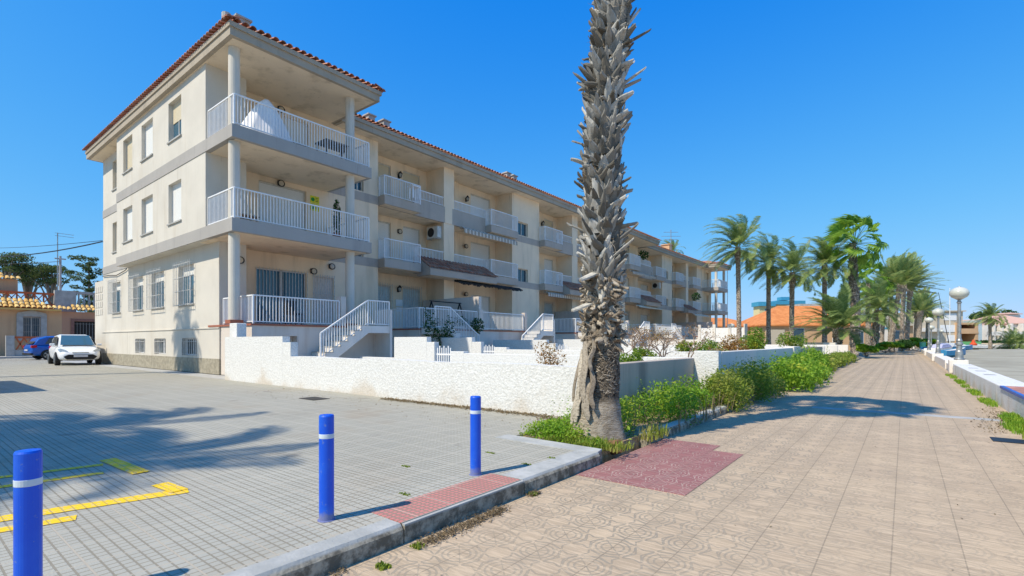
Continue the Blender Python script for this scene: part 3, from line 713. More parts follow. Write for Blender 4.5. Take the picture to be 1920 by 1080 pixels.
wallx(10.66, [(-15.3, -13.4, .6), (-13.4, -11.8, 1.29), (-11.8, -11.45, 1.13), (-10.75, -10.2, .85), (-10.2, -3.5, .80), (-3.5, -3.0, .95)], 'whitewashed yard wall with a picket gate opening, directly behind the long rough wall')
wallx(14.9, [(-16.5, -13.8, 1.31), (-13.8, -13.3, 1.13), (-12.6, -12.0, .92), (-12.0, -3.2, .84)], 'second whitewashed yard wall, below the ivy-grown stairs')
wallx(19.4, [(-16.5, -13.2, 1.22), (-13.2, -12.7, 1.05), (-12.0, -3.2, .86)], 'yard wall with a shaded face in front of the second railed terrace')
wallx(24.0, [(-16.5, -13.4, 1.26), (-13.4, -12.9, 1.1), (-12.2, -3.2, .88)], 'yard wall below the third staircase')
wallx(29.5, [(-16.5, -13.8, 1.3), (-13.8, -13.3, 1.1), (-12.2, -3.2, .9)], 'yard wall just right of the tall palm trunk, behind orange-tipped shrubs')
wallx(36.0, [(-16.5, -12.5, 1.3), (-12.0, -3.2, .9)], 'yard wall behind the tangled dead branches', mat='wplain')
wallx(43.0, [(-16.5, -12.5, 1.3), (-12.0, -3.2, .9)], 'farthest yard wall under the end balconies', mat='wplain')
m = MB(); m.box(-3.2, -3.0, 10.9, 19.3, -.15, .93); tag(m.build('garden_wall', M['wplain'], bevel=.01), 'white promenade-side wall rising behind the tallest weeds', 'wall', 'low whitewashed garden walls')
m = MB(); m.box(-3.3, -2.96, 19.3, 20.6, -.15, .97); tag(m.build('wall_pier', M['wplain'], bevel=.01), 'short white pier between two stretches of promenade wall', 'pier')
pts = []
m = MB()
prev = None
for i in range(13):
    t = i/12; y = 20.6+8.2*t; x = -3.1-.0*t - (0 if t < .8 else ((t-.8)/.2)**2*1.3)
    if prev: m.add([(prev[0]-.1, prev[1], -.15), (x-.1, y, -.15), (x+.1, y, -.15), (prev[0]+.1, prev[1], -.15), (prev[0]-.1, prev[1], .90), (x-.1, y, .90), (x+.1, y, .90), (prev[0]+.1, prev[1], .90)], [(4,7,6,5),(0,1,5,4),(2,3,7,6)])
    prev = (x, y)
tag(m.build('garden_wall', M['gplain']), 'pale wall curving away beside the small bushy palm', 'wall', 'low whitewashed garden walls')
def gate(x0, x1, y, label):
    t = thing('picket_gate', label, 'gate', ((x0+x1)/2, y, 0), 'small white picket gates')
    g = MB(); n = 7
    for i in range(n):
        x = x0+.04+(x1-x0-.08)*i/(n-1); g.bar((x, y, .05), (x, y, .95+.06*(i % 2)), .035, .02)
    g.build('pickets', M['white'], t)
    for z in (.25, .75): MB().bar((x0, y, z), (x1, y, z), .03, .05).build('gate_rail', M['white'], t)
gate(-11.42, -10.78, 10.74, 'white picket gate in the yard wall right of the first staircase')
gate(-13.25, -12.65, 15.0, 'white picket gate below the ivy-grown stairs')
gate(-12.65, -12.05, 19.5, 'white picket gate in front of the second railed terrace')
# sea wall
t = thing('sea_wall', 'low rough white sea wall bench along the right side of the promenade', 'wall', (1.7, 20, -.12))
m = MB(); 
y = 2.0
while y < 22: m.box(1.46, 1.98, y, y+3.99, -.15, .285); y += 4
m.box(1.46, 1.98, 22, 25.6, -.15, .285); m.build('bench_wall', M['wwall'], t, bevel=.02)
m = MB(); m.box(1.5, 1.9, 25.6, 30.5, -.15, .16); 
for a, b, zz in ((30.5, 40, .27), (44, 56, .27), (60, 72, .25)): m.box(1.46, 1.98, a, b, -.15, zz)
for a, b in ((40, 44), (56, 60), (72, 90)): m.box(1.5, 1.9, a, b, -.15, .16)
m.build('far_bench_wall', M['wplain'], t)
m = MB(); m.box(1.50, 1.94, 5, 13.4, .287, .292); m.build('seat_tiles', plain('seat_tiles', (.52, .22, .14), .6, 0, .35, 5), t)
m = MB(); m.box(1.44, 1.50, 5, 13.4, .25, .296); m.build('blue_seat_edge', plain('blue_edge', (.02, .09, .42), .4), t)
m = MB()
for y in (17.6, 19.6, 21.6): m.box(1.62, 1.84, y, y+.45, .286, .290)
m.build('seat_vent', M['conc'], t)

# ------------------------------------------------------------ promenade lamps
def lamp(loc, label):
    x, y, z = loc
    t = thing('street_lamp', label, 'street lamp', loc, 'globe lamps along the sea wall')
    m = MB(); m.lathe(loc, [(.16, 0), (.16, .05), (.13, .08), (.115, .3), (.12, .32), (.095, .36), (.085, .55), (.12, .58), (.12, .64), (.085, .67), (.10, .74), (.07, .80), (.062, .86), (.055, 2.14), (.08, 2.16), (.08, 2.2), (.055, 2.23), (.055, 2.28), (.12, 2.31), (.13, 2.34)], 20)
    m.build('pole', M['galv'], t, bevel=.003)
    m = MB(); m.lathe((x, y, z+2.32), [(.13, 0), (.23, .06), (.29, .14), (.305, .22), (.29, .29), (.24, .36), (.15, .42), (.06, .445)], 28)
    m.build('globe', M['globe'], t, smooth=True)
    m = MB(); m.lathe((x, y, z+2.76), [(.06, 0), (.04, .03)], 10); m.build('globe_cap', M['galv'], t)
    t.scale = (1.03, 1.03, 1.06)
    return t
LP = [(1.72, 26.9, .40), (1.7, 42.6, .36), (1.7, 58.4, .36)]
for p, s in zip(LP, ('nearest', 'second', 'third')):
    m = MB(); m.box(p[0]-.32, p[0]+.26, p[1]-.32, p[1]+.3, -.12, p[2]); tag(m.build('lamp_pedestal', M['wplain'], bevel=.015), 'white block pedestal under the %s globe lamp' % s, 'pedestal', 'lamp pedestals on the sea wall')
l1 = lamp(LP[0], 'nearest and tallest-looking globe lamp on the sea wall')
copy_tree(l1, LP[1], label='second globe lamp along the sea wall, behind the nearest one')
copy_tree(l1, LP[2], label='third globe lamp, by the dark green bin')
copy_tree(l1, far(1746, 62*.9, .0), label='thin globe lamp just right of the third lamp')
copy_tree(l1, far(1766, 80, .1), label='small distant globe lamp between the boats and the beige house')
l1b = lamp(tuple(far(1372, 56, .2)), 'white globe lamp standing in the yards below the end balconies'); l1b['group'] = 'globe lamps in the yards'
# ------------------------------------------------------------ bollards
def bollard(x, y, label):
    t = thing('bollard', label, 'bollard', (x, y, 0), 'blue bollards along the kerb')
    m = MB(); m.lathe((x, y, 0), [(.056, 0), (.056, .004), (.0465, .006), (.0465, .668), (.042, .677), (.0, .681)], 28); m.build('post', M['blue'], t, bevel=.0)
    m = MB(); m.lathe((x, y, 0), [(.0465, .528), (.0473, .530), (.0473, .555), (.0465, .557)], 28); m.build('reflective_band', M['band'], t)
    return t
b0 = bollard(-2.93, 1.79, 'middle one of the three blue bollards, left of the red tiles')
copy_tree(b0, (-2.99, .404, 0), label='nearest blue bollard, cut off at the bottom left of the view')
copy_tree(b0, (-2.91, 3.19, 0), label='farthest blue bollard, in front of the rough white wall')

# ------------------------------------------------------------ palms
def feather(seed, n=48, L=2.7, wind=(-.79, -.62, 0), ws=.12, grav=.09, lw=.045, up=(-25, 85), step=26, ll=.46):
    rr = random.Random(seed); mb = MB(); wv = Vector(wind)
    for i in range(n):
        az = 2.39996*i+rr.uniform(-.25, .25); el = math.radians(up[0]+(up[1]-up[0])*((i+.5)/n)+rr.uniform(-8, 8))
        d = Vector((math.cos(az)*math.cos(el), math.sin(az)*math.cos(el), math.sin(el)))
        p = Vector((math.cos(az)*.12, math.sin(az)*.12, (i/n)*.35-.2)); Lf = L*rr.uniform(.8, 1.08)*(1 if i > n*.12 else .8); st = Lf/step
        pts = [p.copy()]; ds = []
        for k in range(step):
            s = k/step; d = (d+Vector((0, 0, -grav*(s+.25)*(1.1 if el > 0 else .8)))+wv*ws*(s+.15)).normalized(); ds.append(d.copy()); p = p+d*st; pts.append(p.copy())
        for k in range(0, step-1, 2):
            q = pts[k+2]; a = ds[k].cross(Vector((0, 0, 1)))
            a = (a.normalized() if a.length > .01 else Vector((1, 0, 0)))*.022*(1-k/step*.8)
            mb.add([pts[k]-a, pts[k]+a, q+a*.9, q-a*.9], [(0, 1, 2, 3)])
        for k in range(3, step):
            s = k/step; dd = ds[k-1]; side = dd.cross(Vector((0, 0, 1)))
            if side.length < .05: side = Vector((1, 0, 0))
            side.normalize(); upv = side.cross(dd)
            l = ll*(math.sin(math.pi*min(1, s*.9+.12))**.6)*rr.uniform(.85, 1.1)
            for sg in (-1, 1):
                for sub in (0, .5):
                    b = pts[k]+dd*st*sub
                    ld = (dd*.75+side*sg*.75+upv*rr.uniform(.0, .3)+wv*ws*2.2+Vector((0, 0, -.12))).normalized()
                    wv2 = ld.cross(upv).normalized()*lw*.5
                    m_ = b+ld*l*.5+Vector((0, 0, .0)); e = b+ld*l+Vector((0, 0, -.12*l))+wv*ws*l*1.2
                    mb.add([b-wv2*.5, b+wv2*.5, m_+wv2, m_-wv2, e], [(0, 1, 2, 3), (3, 2, 4)])
    return mb
def fanleaf(mb, p, d, rad, rr, wv, ws, nseg=18):
    side = d.cross(Vector((0, 0, 1))); side = side.normalized() if side.length > .05 else Vector((1, 0, 0)); side.rotate(Matrix.Rotation(rr.uniform(-1.1, 1.1), 3, d)); nrm = side.cross(d).normalized()
    for k in range(nseg):
        a = math.radians(-105+210*k/(nseg-1)); ld = (d*math.cos(a)+side*math.sin(a)+nrm*.12*abs(math.sin(a))).normalized()
        r = rad*rr.uniform(.85, 1.05)*(1-.25*abs(a)/1.9); q = ld.cross(nrm).normalized()*rad*.075
        mid = p+ld*r*.6+nrm*.02; tip = p+ld*r+Vector((0, 0, -.28*r))+wv*ws*r
        mb.add([p, mid-q, mid+q, tip], [(0, 1, 2), (1, 3, 2)])
def fan_crown(seed, n=34, L=.95, rad=.75, wind=(-.79, -.62, 0), ws=.4, up=(-45, 85)):
    rr = random.Random(seed); mb = MB(); st = MB(); wv = Vector(wind)
    for i in range(n):
        az = 2.39996*i+rr.uniform(-.3, .3); el = math.radians(up[0]+(up[1]-up[0])*((i+.5)/n)+rr.uniform(-8, 8))
        d = Vector((math.cos(az)*math.cos(el), math.sin(az)*math.cos(el), math.sin(el)))
        p0 = Vector((d.x*.1, d.y*.1, .3*i/n)); p1 = p0+d*L*.55; d2 = (d+Vector((0, 0, -.25))+wv*ws*.4).normalized(); p2 = p1+d2*L*.45*rr.uniform(.8, 1.2)
        st.tube([p0, p1, p2], [.022, .016, .01], 4, cap=False)
        d3 = (d2+Vector((0, 0, -.2))+wv*ws*.6).normalized(); fanleaf(mb, p2, d3, rad*rr.uniform(.85, 1.15), rr, wv, ws)
    return mb, st
WL = (-.79, -.62, .05)
CROWNS = []
for sd_, kw in ((1, dict(ws=.085, n=54, lw=.036)), (2, dict(ws=.06, n=50, lw=.036)), (3, dict(ws=.075, n=52, lw=.036, wind=(-.6, -.7, .1))), (4, dict(wind=(.55, .45, .45), ws=.09, n=46, grav=.055, up=(0, 85))), (6, dict(ws=.05, n=44, grav=.06, up=(5, 82), lw=.05))):
    CROWNS.append(feather(sd_, **kw))
fm, fs_ = fan_crown(5)
cache = {}
def crown_mesh(k, mat='frond'):
    if (k, mat) not in cache:
        mb = CROWNS[k]; me = bpy.data.meshes.new('palm_crown'); me.from_pydata(mb.v, [], mb.f); me.materials.append(M[mat]); cache[(k, mat)] = me
    return cache[(k, mat)]
def date_palm(x, y, h, label, k=0, s=1.0, r=.2, lean=(0, 0), rz=0, mat='frond', z0=-.1, group='feathery date palms', bulb=True, boots=False):
    t = thing('palm_tree', label, 'palm tree', (x, y, z0), group)
    m = MB(); n = max(8, int(h/.22)); pts = []; rad = []
    for i in range(n+1):
        s_ = i/n; pts.append((x+lean[0]*s_**1.5, y+lean[1]*s_**1.5, z0+h*s_))
        rr_ = r*(1.25-.35*min(1, s_*4))*(1+.07*(i % 2))
        if bulb and s_ > 1-.9/h: rr_ = r*1.35*(1-.2*(s_-1+.9/h)*h)
        rad.append(rr_)
    m.tube(pts, rad, 12); m.build('trunk', M['dtrunk'], t)
    if boots:
        b = MB(); rb = random.Random(int(x*10)+5)
        nn = int(h*2*math.pi*r/.018)
        for i in range(nn):
            s_ = rb.random(); a = rb.uniform(0, 6.283); c = Vector((x+lean[0]*s_**1.5, y+lean[1]*s_**1.5, z0+h*s_)); o = Vector((math.cos(a), math.sin(a), 0)); tt = Vector((-o.y, o.x, 0))
            p = c+o*r*1.0; q = p+o*.07+Vector((0, 0, .12)); b.add([p-tt*.06, p+tt*.06, q+tt*.03, q-tt*.03, p+Vector((0, 0, .1))], [(0, 1, 2, 3), (1, 4, 2), (4, 0, 3)])
        b.build('leaf_bases', M['boot'], t)
    c = bpy.data.objects.new('crown', crown_mesh(k, mat)); link(c); c.parent = t; c.location = (lean[0], lean[1], h); c.rotation_euler = (0, 0, rz); c.scale = (s*1.32, s*1.32, s*1.32)
    return t
def fp(px, depth): v = far(px, depth); return v.x, v.y
for px, d, tz, k, s, lean, rz, lab in (
    (1386, 44, 458, 0, 1.05, (-.1, -.1), 0, 'leftmost tall date palm with a thin curved trunk, beside the end balconies'),
    (1441, 47, 490, 1, .95, (.0, 0), .3, 'second tall date palm from the end balconies, over the orange roof'),
    (1484, 44, 506, 2, .92, (.1, -.2), -.2, 'third tall date palm, its trunk crossing the orange tiled roof'),
    (1546, 46, 492, 0, 1.0, (0, 0), .15, 'fourth tall date palm with a wide bulb under its crown, behind the fan palm')):
    x, y = fp(px, d); h = (640-tz)*d/F+EYE-.15; date_palm(x, y, h, lab, k, s, .21, lean, rz)
# small bushy palm and row
x, y = fp(1571, 39); date_palm(x, y, 2.3, 'short bushy date palm at the end of the weed strip', 4, 1.05, .30, (0, 0), .2, 'frondy', boots=True)
x, y = fp(1640, 53); date_palm(x, y, 4.6, 'medium date palm right behind the fan palm trunk', 2, 1.0, .30, (.3, 0), .5, boots=True)
x, y = fp(1672, 57); date_palm(x, y, 7.8, 'date palm with a pale smooth trunk in the promenade row', 3, 1.1, .25, (.8, 0), .0)
x, y = fp(1690, 64); date_palm(x, y, 8.6, 'date palm with a dark straight trunk in the promenade row', 3, 1.15, .26, (.3, 0), 1.2)
x, y = fp(1700, 68); date_palm(x, y, 8.4, 'windblown date palm at the right edge of the dense promenade row', 3, 1.2, .28, (.4, 0), .4)
x, y = fp(1628, 62); date_palm(x, y, 6.6, 'date palm filling the gap right of the tall fan palm', 0, 1.0, .28, (.1, 0), .4)
x, y = fp(1668, 80); date_palm(x, y, 10.0, 'tallest date palm in the middle of the promenade row', 3, 1.15, .26, (.3, 0), 2.0)
x, y = fp(1738, 100); date_palm(x, y, 7.4, 'last date palm of the row, right of the double-trunked one', 2, 1.1, .3, (.2, 0), 1.4)
x, y = fp(1653, 72); date_palm(x, y, 7.5, 'date palm mostly hidden inside the promenade row', 2, 1.1, .28, (.4, 0), .7)
x, y = fp(1722, 92); date_palm(x, y, 6.9, 'date palm with a thick double trunk standing before the gap in the row', 3, 1.25, .42, (.3, 0), .9)
x, y = fp(1716, 96); date_palm(x, y, 6.7, 'date palm just behind the thick double-trunked one', 3, 1.15, .36, (.3, 0), 2)
x, y = fp(1857, 84); date_palm(x, y, 5.4, 'lone windswept date palm on the beach side, before the low orange-roofed houses', 0, .9, .24, (-.1, 0), 0)
x, y = fp(1893, 86); date_palm(x, y, .5, 'short dark palm bush beside the lone beach palm', 2, .95, .3, group='low palm bushes')
x, y = fp(1912, 90); date_palm(x, y, .7, 'second dark palm bush at the right edge of the beach', 1, .95, .3, group='low palm bushes')
x, y = fp(1258, 95); date_palm(x, y, 18.2, 'palm whose crown just shows above the roof of the building', 0, .9, .25, z0=0)
# fan palm in the row
x, y = fp(1601, 45)
t = thing('fan_palm', 'tall fan palm with a shaggy grey trunk, tallest tree of the distant row', 'fan palm', (x, y, -.12))
H = 10.1; m = MB(); N_ = 60; rr_ = random.Random(4); pts = []; rad = []
for i in range(N_+1):
    s_ = i/N_; pts.append((x+.1*math.sin(s_*5), y, -.12+H*s_)); rad.append((.42 if s_ < .03 else .30)+rr_.uniform(-.03, .03)+(.06 if .2 < s_ < .75 else 0)-(.14*max(0, s_-.75)*4))
m.tube(pts, rad, 12); m.build('trunk', M['trunk'] if False else M['dtrunk'], t)
b = MB()
for i in range(1500):
    s_ = rr_.uniform(.06, 1); a = rr_.uniform(0, 6.283); c = Vector((x+.1*math.sin(s_*5), y, -.12+H*s_)); o = Vector((math.cos(a), math.sin(a), 0)); tt = Vector((-o.y, o.x, 0)); r0 = .30-(.14*max(0, s_-.75)*4)
    p = c+o*r0; q = p+o*.13+Vector((0, 0, .16)); b.add([p-tt*.07, p+tt*.07, q+tt*.03, q-tt*.03, p+Vector((0, 0, .12))], [(0, 1, 2, 3), (1, 4, 2), (4, 0, 3)])
b.build('leaf_bases', M['boot'], t)
fl, fs2 = fan_crown(8, 50, 1.85, 1.1, (-.79, -.62, .15), .34, (-48, 88))
def place(mb, loc, name, mat, par):
    q = MB(); q.v = [(v[0]+loc[0], v[1]+loc[1], v[2]+loc[2]) for v in mb.v]; q.f = mb.f; return q.build(name, mat, par)
place(fl, (x, y, H-.3), 'crown', M['fan'], t); place(fs2, (x, y, H-.3), 'leaf_stalks', M['frondy'], t)
x, y = fp(1628, 58); t = thing('fan_palm', 'smaller bright fan palm peeking out right of the tall fan palm', 'fan palm', (x, y, -.12))
m = MB(); m.tube([(x, y, -.12), (x, y, 7.9)], [.3, .22], 12); m.build('trunk', M['dtrunk'], t); place(fl, (x, y, 7.8), 'crown', M['fan'], t)

# ------------------------------------------------------------ foreground fan palm
PX, PY = -3.0, 5.51
t = thing('fan_palm', 'huge foreground palm trunk covered in grey pointed leaf bases, rising from weeds by the kerb', 'fan palm', (PX, PY, 0))
RT = Vector((CA, SA, 0))     # lean direction across the view
def pcen(z):
    o = .0+.03*math.sin(z*1.3)+.028*z+.012*max(0, z-3)**1.5
    return Vector((PX, PY, z))+RT*o
def prad(z):
    if z < .62: return .232+.095*(1-z/.62)**1.6
    if z < 1.2: return .232-.012*(z-.62)
    return .212 - .004*(z-1.2)
m = MB(); pts = []; rad = []; z = -.1; rt = random.Random(11)
while z < 7.6: pts.append(pcen(z)); rad.append(prad(z)+(rt.uniform(-.008, .008) if z < 1.3 else -.03)); z += .05
n = 40; vs = []; fs = []
for i, (p, r) in enumerate(zip(pts, rad)):
    for k in range(n):
        a = 6.28318*k/n; jj = r*(1+.02*math.sin(3*a+p.z*2)+.012*math.sin(7*a-p.z*5)); 
        if p.z < .5: jj *= 1+.05*math.sin(5*a+1)*(1-p.z/.5)
        vs.append((p.x+jj*math.cos(a), p.y+jj*math.sin(a), p.z))
for i in range(len(pts)-1):
    for k in range(n): fs.append((i*n+k, i*n+(k+1) % n, (i+1)*n+(k+1) % n, (i+1)*n+k))
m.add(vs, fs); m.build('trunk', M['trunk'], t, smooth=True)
vr0 = math.atan2(RT.y, RT.x)
def boot(mb, z, a, L, wd, out, rr, twist=0, curl=.0, th=.014, down=False, split=True):
    c = pcen(z); o = Vector((math.cos(a), math.sin(a), 0)); tt = Vector((-o.y, o.x, 0)); up = Vector((0, 0, -1 if down else 1))
    base = c+o*(prad(z)-.03); dirv = (up*math.cos(out)+o*math.sin(out)+tt*twist).normalized(); nn = tt.cross(dirv).normalized()
    if nn.dot(o) < 0: nn = -nn
    rows = []; K = 5
    for i in range(K+1):
        s = i/K; wdt = wd*(1-.12*s-.62*max(0, s-.5)/.5); bow = nn*(curl*s*s-.25*wd*0)
        p = base+dirv*L*s+bow; rows.append([p-tt*wdt/2, p-tt*wdt*.25+nn*wd*.14, p+tt*wdt*.25+nn*wd*.14, p+tt*wdt/2])
    if split: 
        rows[-1][0] += dirv*L*rr.uniform(.0, .18); rows[-1][3] += dirv*L*rr.uniform(-.1, .15); rows[-1][1] -= dirv*L*rr.uniform(.0, .1)
    vs = [v for r_ in rows for v in r_]; m_ = len(vs); vs += [v-nn*th for v in vs]; fs = []
    for i in range(K):
        for j in range(3):
            q = i*4+j; fs.append((q, q+1, q+5, q+4)); fs.append((m_+q, m_+q+4, m_+q+5, m_+q+1))
        fs.append((i*4, i*4+4, m_+i*4+4, m_+i*4)); fs.append((i*4+3, m_+i*4+3, m_+i*4+7, i*4+7))
    q = K*4; fs += [(q+j, q+j+1, m_+q+j+1, m_+q+j) for j in range(3)]
    mb.add(vs, fs)
b = MB(); z = 1.75; k = 0; rb = random.Random(21)
while z < 7.5:
    nper = 13
    for i in range(nper):
        a = 6.283*(i/nper)+(k % 2)*6.283/nper/2+rb.uniform(-.12, .12)
        r_ = rb.random(); out = math.radians(rb.uniform(10, 26)) if r_ < .78 else math.radians(rb.uniform(34, 70))
        boot(b, z+rb.uniform(-.04, .04), a, rb.choice((rb.uniform(.11, .19), rb.uniform(.16, .27))), rb.uniform(.06, .155), out, rb, rb.uniform(-.5, .5), rb.uniform(-.03, .04))
    z += .068; k += 1
for i in range(30):
    a = vr0+rb.gauss(0, .55) if i % 2 else rb.uniform(0, 6.283)
    boot(b, rb.uniform(1.9, 6.2), a, rb.uniform(.24, .34), rb.uniform(.05, .09), math.radians(rb.uniform(30, 66)), rb, rb.uniform(-.3, .3), 0, .012)
b.build('leaf_bases', M['boot'], t)
b = MB()
for i in range(330):
    z = rb.uniform(1.12, 1.95); a = rb.uniform(0, 6.283)
    boot(b, z, a, rb.uniform(.07, .16), rb.uniform(.05, .12), math.radians(rb.uniform(8, 52)), rb, rb.uniform(-.9, .9), rb.uniform(-.05, .06), .016, down=rb.random() < .5)
b.build('torn_fibre', M['bootb'], t)
for zz in (3.05, 4.6, 5.5):
    b = MB()
    for i in range(26):
        boot(b, zz+rb.uniform(-.12, .12), rb.uniform(0, 6.283), rb.uniform(.1, .18), rb.uniform(.03, .07), math.radians(rb.uniform(20, 60)), rb, rb.uniform(-1, 1), 0, .012)
    b.build('fibre_patch', M['bootb'], t)
# large hanging flaps
def flap(mb, z, a, L, wd, out=.1, tw=0):
    c = pcen(z); o = Vector((math.cos(a), math.sin(a), 0)); tt = Vector((-o.y, o.x, 0)); K = 9; rows = []
    for i in range(K+1):
        s = i/K; p = c+o*(prad(z)+.01+out*math.sin(s*2.4)+ .07*s)+Vector((0, 0, -L*s))+tt*(tw*s+.02*math.sin(s*9+a)); ww = wd*(.7+.5*math.sin(s*2.6))*(1 if i < K else .3)
        rows.append([p-tt*ww/2, p+o*.025, p+tt*ww/2])
    vs = [v for r_ in rows for v in r_]; m_ = len(vs); vs += [v-o*.012 for v in vs]; fs = []
    for i in range(K):
        for j in range(2): q = i*3+j; fs += [(q, q+3, q+4, q+1), (m_+q, m_+q+1, m_+q+4, m_+q+3)]
        fs += [(i*3, m_+i*3, m_+i*3+3, i*3+3), (i*3+2, i*3+5, m_+i*3+5, m_+i*3+2)]
    mb.add(vs, fs)
b = MB(); vl = math.atan2(-RT.y, -RT.x); cam_a = math.atan2(-PY, -PX)
for z, da, L, wd in ((1.15, .5, .72, .13), (1.05, .2, .8, .11), (.95, -.1, .55, .10), (.72, .75, .5, .12), (.62, .35, .45, .10), (.85, .95, .5, .08), (.55, .0, .42, .09), (1.2, 1.0, .4, .06)):
    flap(b, z, vl+da, L, wd*.8, .04, rb.uniform(-.05, .08))
b.build('hanging_sheath', M['bootb'], t)
b = MB()
for z, a, L in ((1.98, cam_a-.55, .34), (1.62, cam_a-.9, .30), (1.9, cam_a-.1, .3), (1.45, cam_a+.15, .22)):
    boot(b, z, a, L, .12, math.radians(70 if L > .31 or z == 1.62 else 12), rb, 0, 0, .02, down=True, split=False)
b.build('pale_broken_stalks', M['weathered'] if 'weathered' in M else plain('pale_stalk', (.50, .46, .38), .9, 0, .2, 20), t)
# thatch fibre around lower trunk
b = MB()
for i in range(900):
    z = rb.uniform(.52, 1.25); a = rb.uniform(0, 6.283); c = pcen(z); o = Vector((math.cos(a), math.sin(a), 0)); tt = Vector((-o.y, o.x, 0))
    p = c+o*(prad(z)+.004); d = (tt*rb.choice((-1, 1))*rb.uniform(.3, 1)+Vector((0, 0, rb.uniform(-.8, .3)))).normalized(); L = rb.uniform(.03, .10); q = p+d*L+o*rb.uniform(0, .02); w_ = Vector((0, 0, 1)).cross(d).normalized().cross(d)*.004+o*.002
    b.add([p-w_, p+w_, q], [(0, 1, 2)])
for i in range(2600):
    z = rb.uniform(1.2, 7.2); a = rb.uniform(0, 6.283); c = pcen(z); o = Vector((math.cos(a), math.sin(a), 0)); tt = Vector((-o.y, o.x, 0))
    p = c+o*(prad(z)+rb.uniform(-.02, .035)); d = (tt*rb.uniform(-1, 1)+Vector((0, 0, rb.uniform(-1, .5)))+o*.2).normalized(); L = rb.uniform(.05, .14); q = p+d*L; w_ = (tt*.5+Vector((0, 0, .5)))*.006
    b.add([p-w_, p+w_, q], [(0, 1, 2)])
b.build('loose_fibre', M['bootb'], t)
fl1, fs1 = fan_crown(9, 44, .95, .72, (-.1, .15, .1), .15, (-55, 85))
pc = pcen(7.4)+Vector((0, 0, .35)); place(fl1, pc, 'crown', M['fan'], t); place(fs1, pc, 'leaf_stalks', M['frondy'], t)
m = MB(); m.tube([(-2.68, 5.22, -.08), (-2.50, 5.12, -.02)], [.09, .075], 12)
tag(m.build('cut_root_stump', plain('stump', (.22, .12, .06), .9, 0, .3, 30), bevel=.01), 'small brown cut stump lying at the palm foot by the kerb end', 'stump')
# palms behind the camera whose shadows fall on the plaza and the end wall
date_palm(-8.1, -5.55, 7.6, 'tall palm left of the view, known by its shadow on the plaza', 0, .76, .22, z0=0, group='palms behind the viewer')
date_palm(-10.6, -5.25, 7.9, 'second palm left of the view, overlapping the first palm shadow', 1, .72, .22, z0=0, group='palms behind the viewer')
date_palm(-24.2, -2.2, 13.2, 'palm outside the view shading the end wall', 2, .46, .2, z0=0, group='palms behind the viewer')
m = MB(); m.box(-21, -16.45, -4, -.1, 0, 2.9); m.box(-21.2, -16.3, -4.2, .05, 2.9, 3.1); m.box(-18.8, -17.8, -.1, -.04, 0, 2.1)  # unseen block added to cast a plaza shadow, its real source unknown
tag(m.build('shadow_block', M['beige'], bevel=.02), 'plain flat-roofed block left of the view, added to cast the shadow of an unknown object', 'shadow_block')

# ------------------------------------------------------------ plants
def leaf(mb, p, s, rr, up=.3):
    n = Vector((rr.gauss(0, 1), rr.gauss(0, 1), abs(rr.gauss(0, 1))+up)).normalized(); a = n.orthogonal().normalized(); a.rotate(Matrix.Rotation(rr.uniform(0, 6.28), 3, n)); b = n.cross(a)
    mb.add([p-a*s, p+b*s*.45+n*s*.08, p+a*s, p-b*s*.45+n*s*.08], [(0, 1, 2, 3)])
def clump(mb, c, rad, n, s, rr, shell=.35, up=.3):
    for _ in range(n):
        v = Vector((rr.gauss(0, 1), rr.gauss(0, 1), rr.gauss(0, 1))).normalized()*(shell+(1-shell)*rr.random()**.5)
        leaf(mb, Vector((c[0]+v.x*rad[0], c[1]+v.y*rad[1], c[2]+v.z*rad[2])), s*rr.uniform(.6, 1.3), rr, up)
def shoots(mb, c, rad, h, n, s, rr):
    """leafy upright shoots"""
    for _ in range(n):
        x = c[0]+rr.uniform(-1, 1)*rad[0]; y = c[1]+rr.uniform(-1, 1)*rad[1]; hh = h*rr.uniform(.35, 1.0); lx, ly = rr.uniform(-.2, .2), rr.uniform(-.2, .2)
        k = max(4, int(hh/.035))
        for i in range(k):
            t_ = i/k; leaf(mb, Vector((x+lx*t_*hh+rr.uniform(-.04, .04), y+ly*t_*hh+rr.uniform(-.04, .04), c[2]+hh*t_)), s*(1.1-.5*t_), rr, .6)
def blades(mb, c, rad, h, n, rr):
    for _ in range(n):
        x = c[0]+rr.uniform(-1, 1)*rad[0]; y = c[1]+rr.uniform(-1, 1)*rad[1]; a = rr.uniform(0, 6.28); w_ = .005; l = h*rr.uniform(.5, 1.1); dx, dy = math.cos(a), math.sin(a); b = rr.uniform(.1, .7)
        p = Vector((x, y, c[2])); q = p+Vector((dx*b*l*.4, dy*b*l*.4, l*.6)); e = p+Vector((dx*b*l, dy*b*l, l*(1-.3*b))); ww = Vector((-dy, dx, 0))*w_
        mb.add([p-ww, p+ww, q+ww, q-ww, e], [(0, 1, 2, 3), (3, 2, 4)])
def stuff(mb, name, mat, label, cat): o = mb.build(name, M[mat] if isinstance(mat, str) else mat); tag(o, label, cat); o['kind'] = 'stuff'; return o
rr = random.Random(31)
mb = MB()
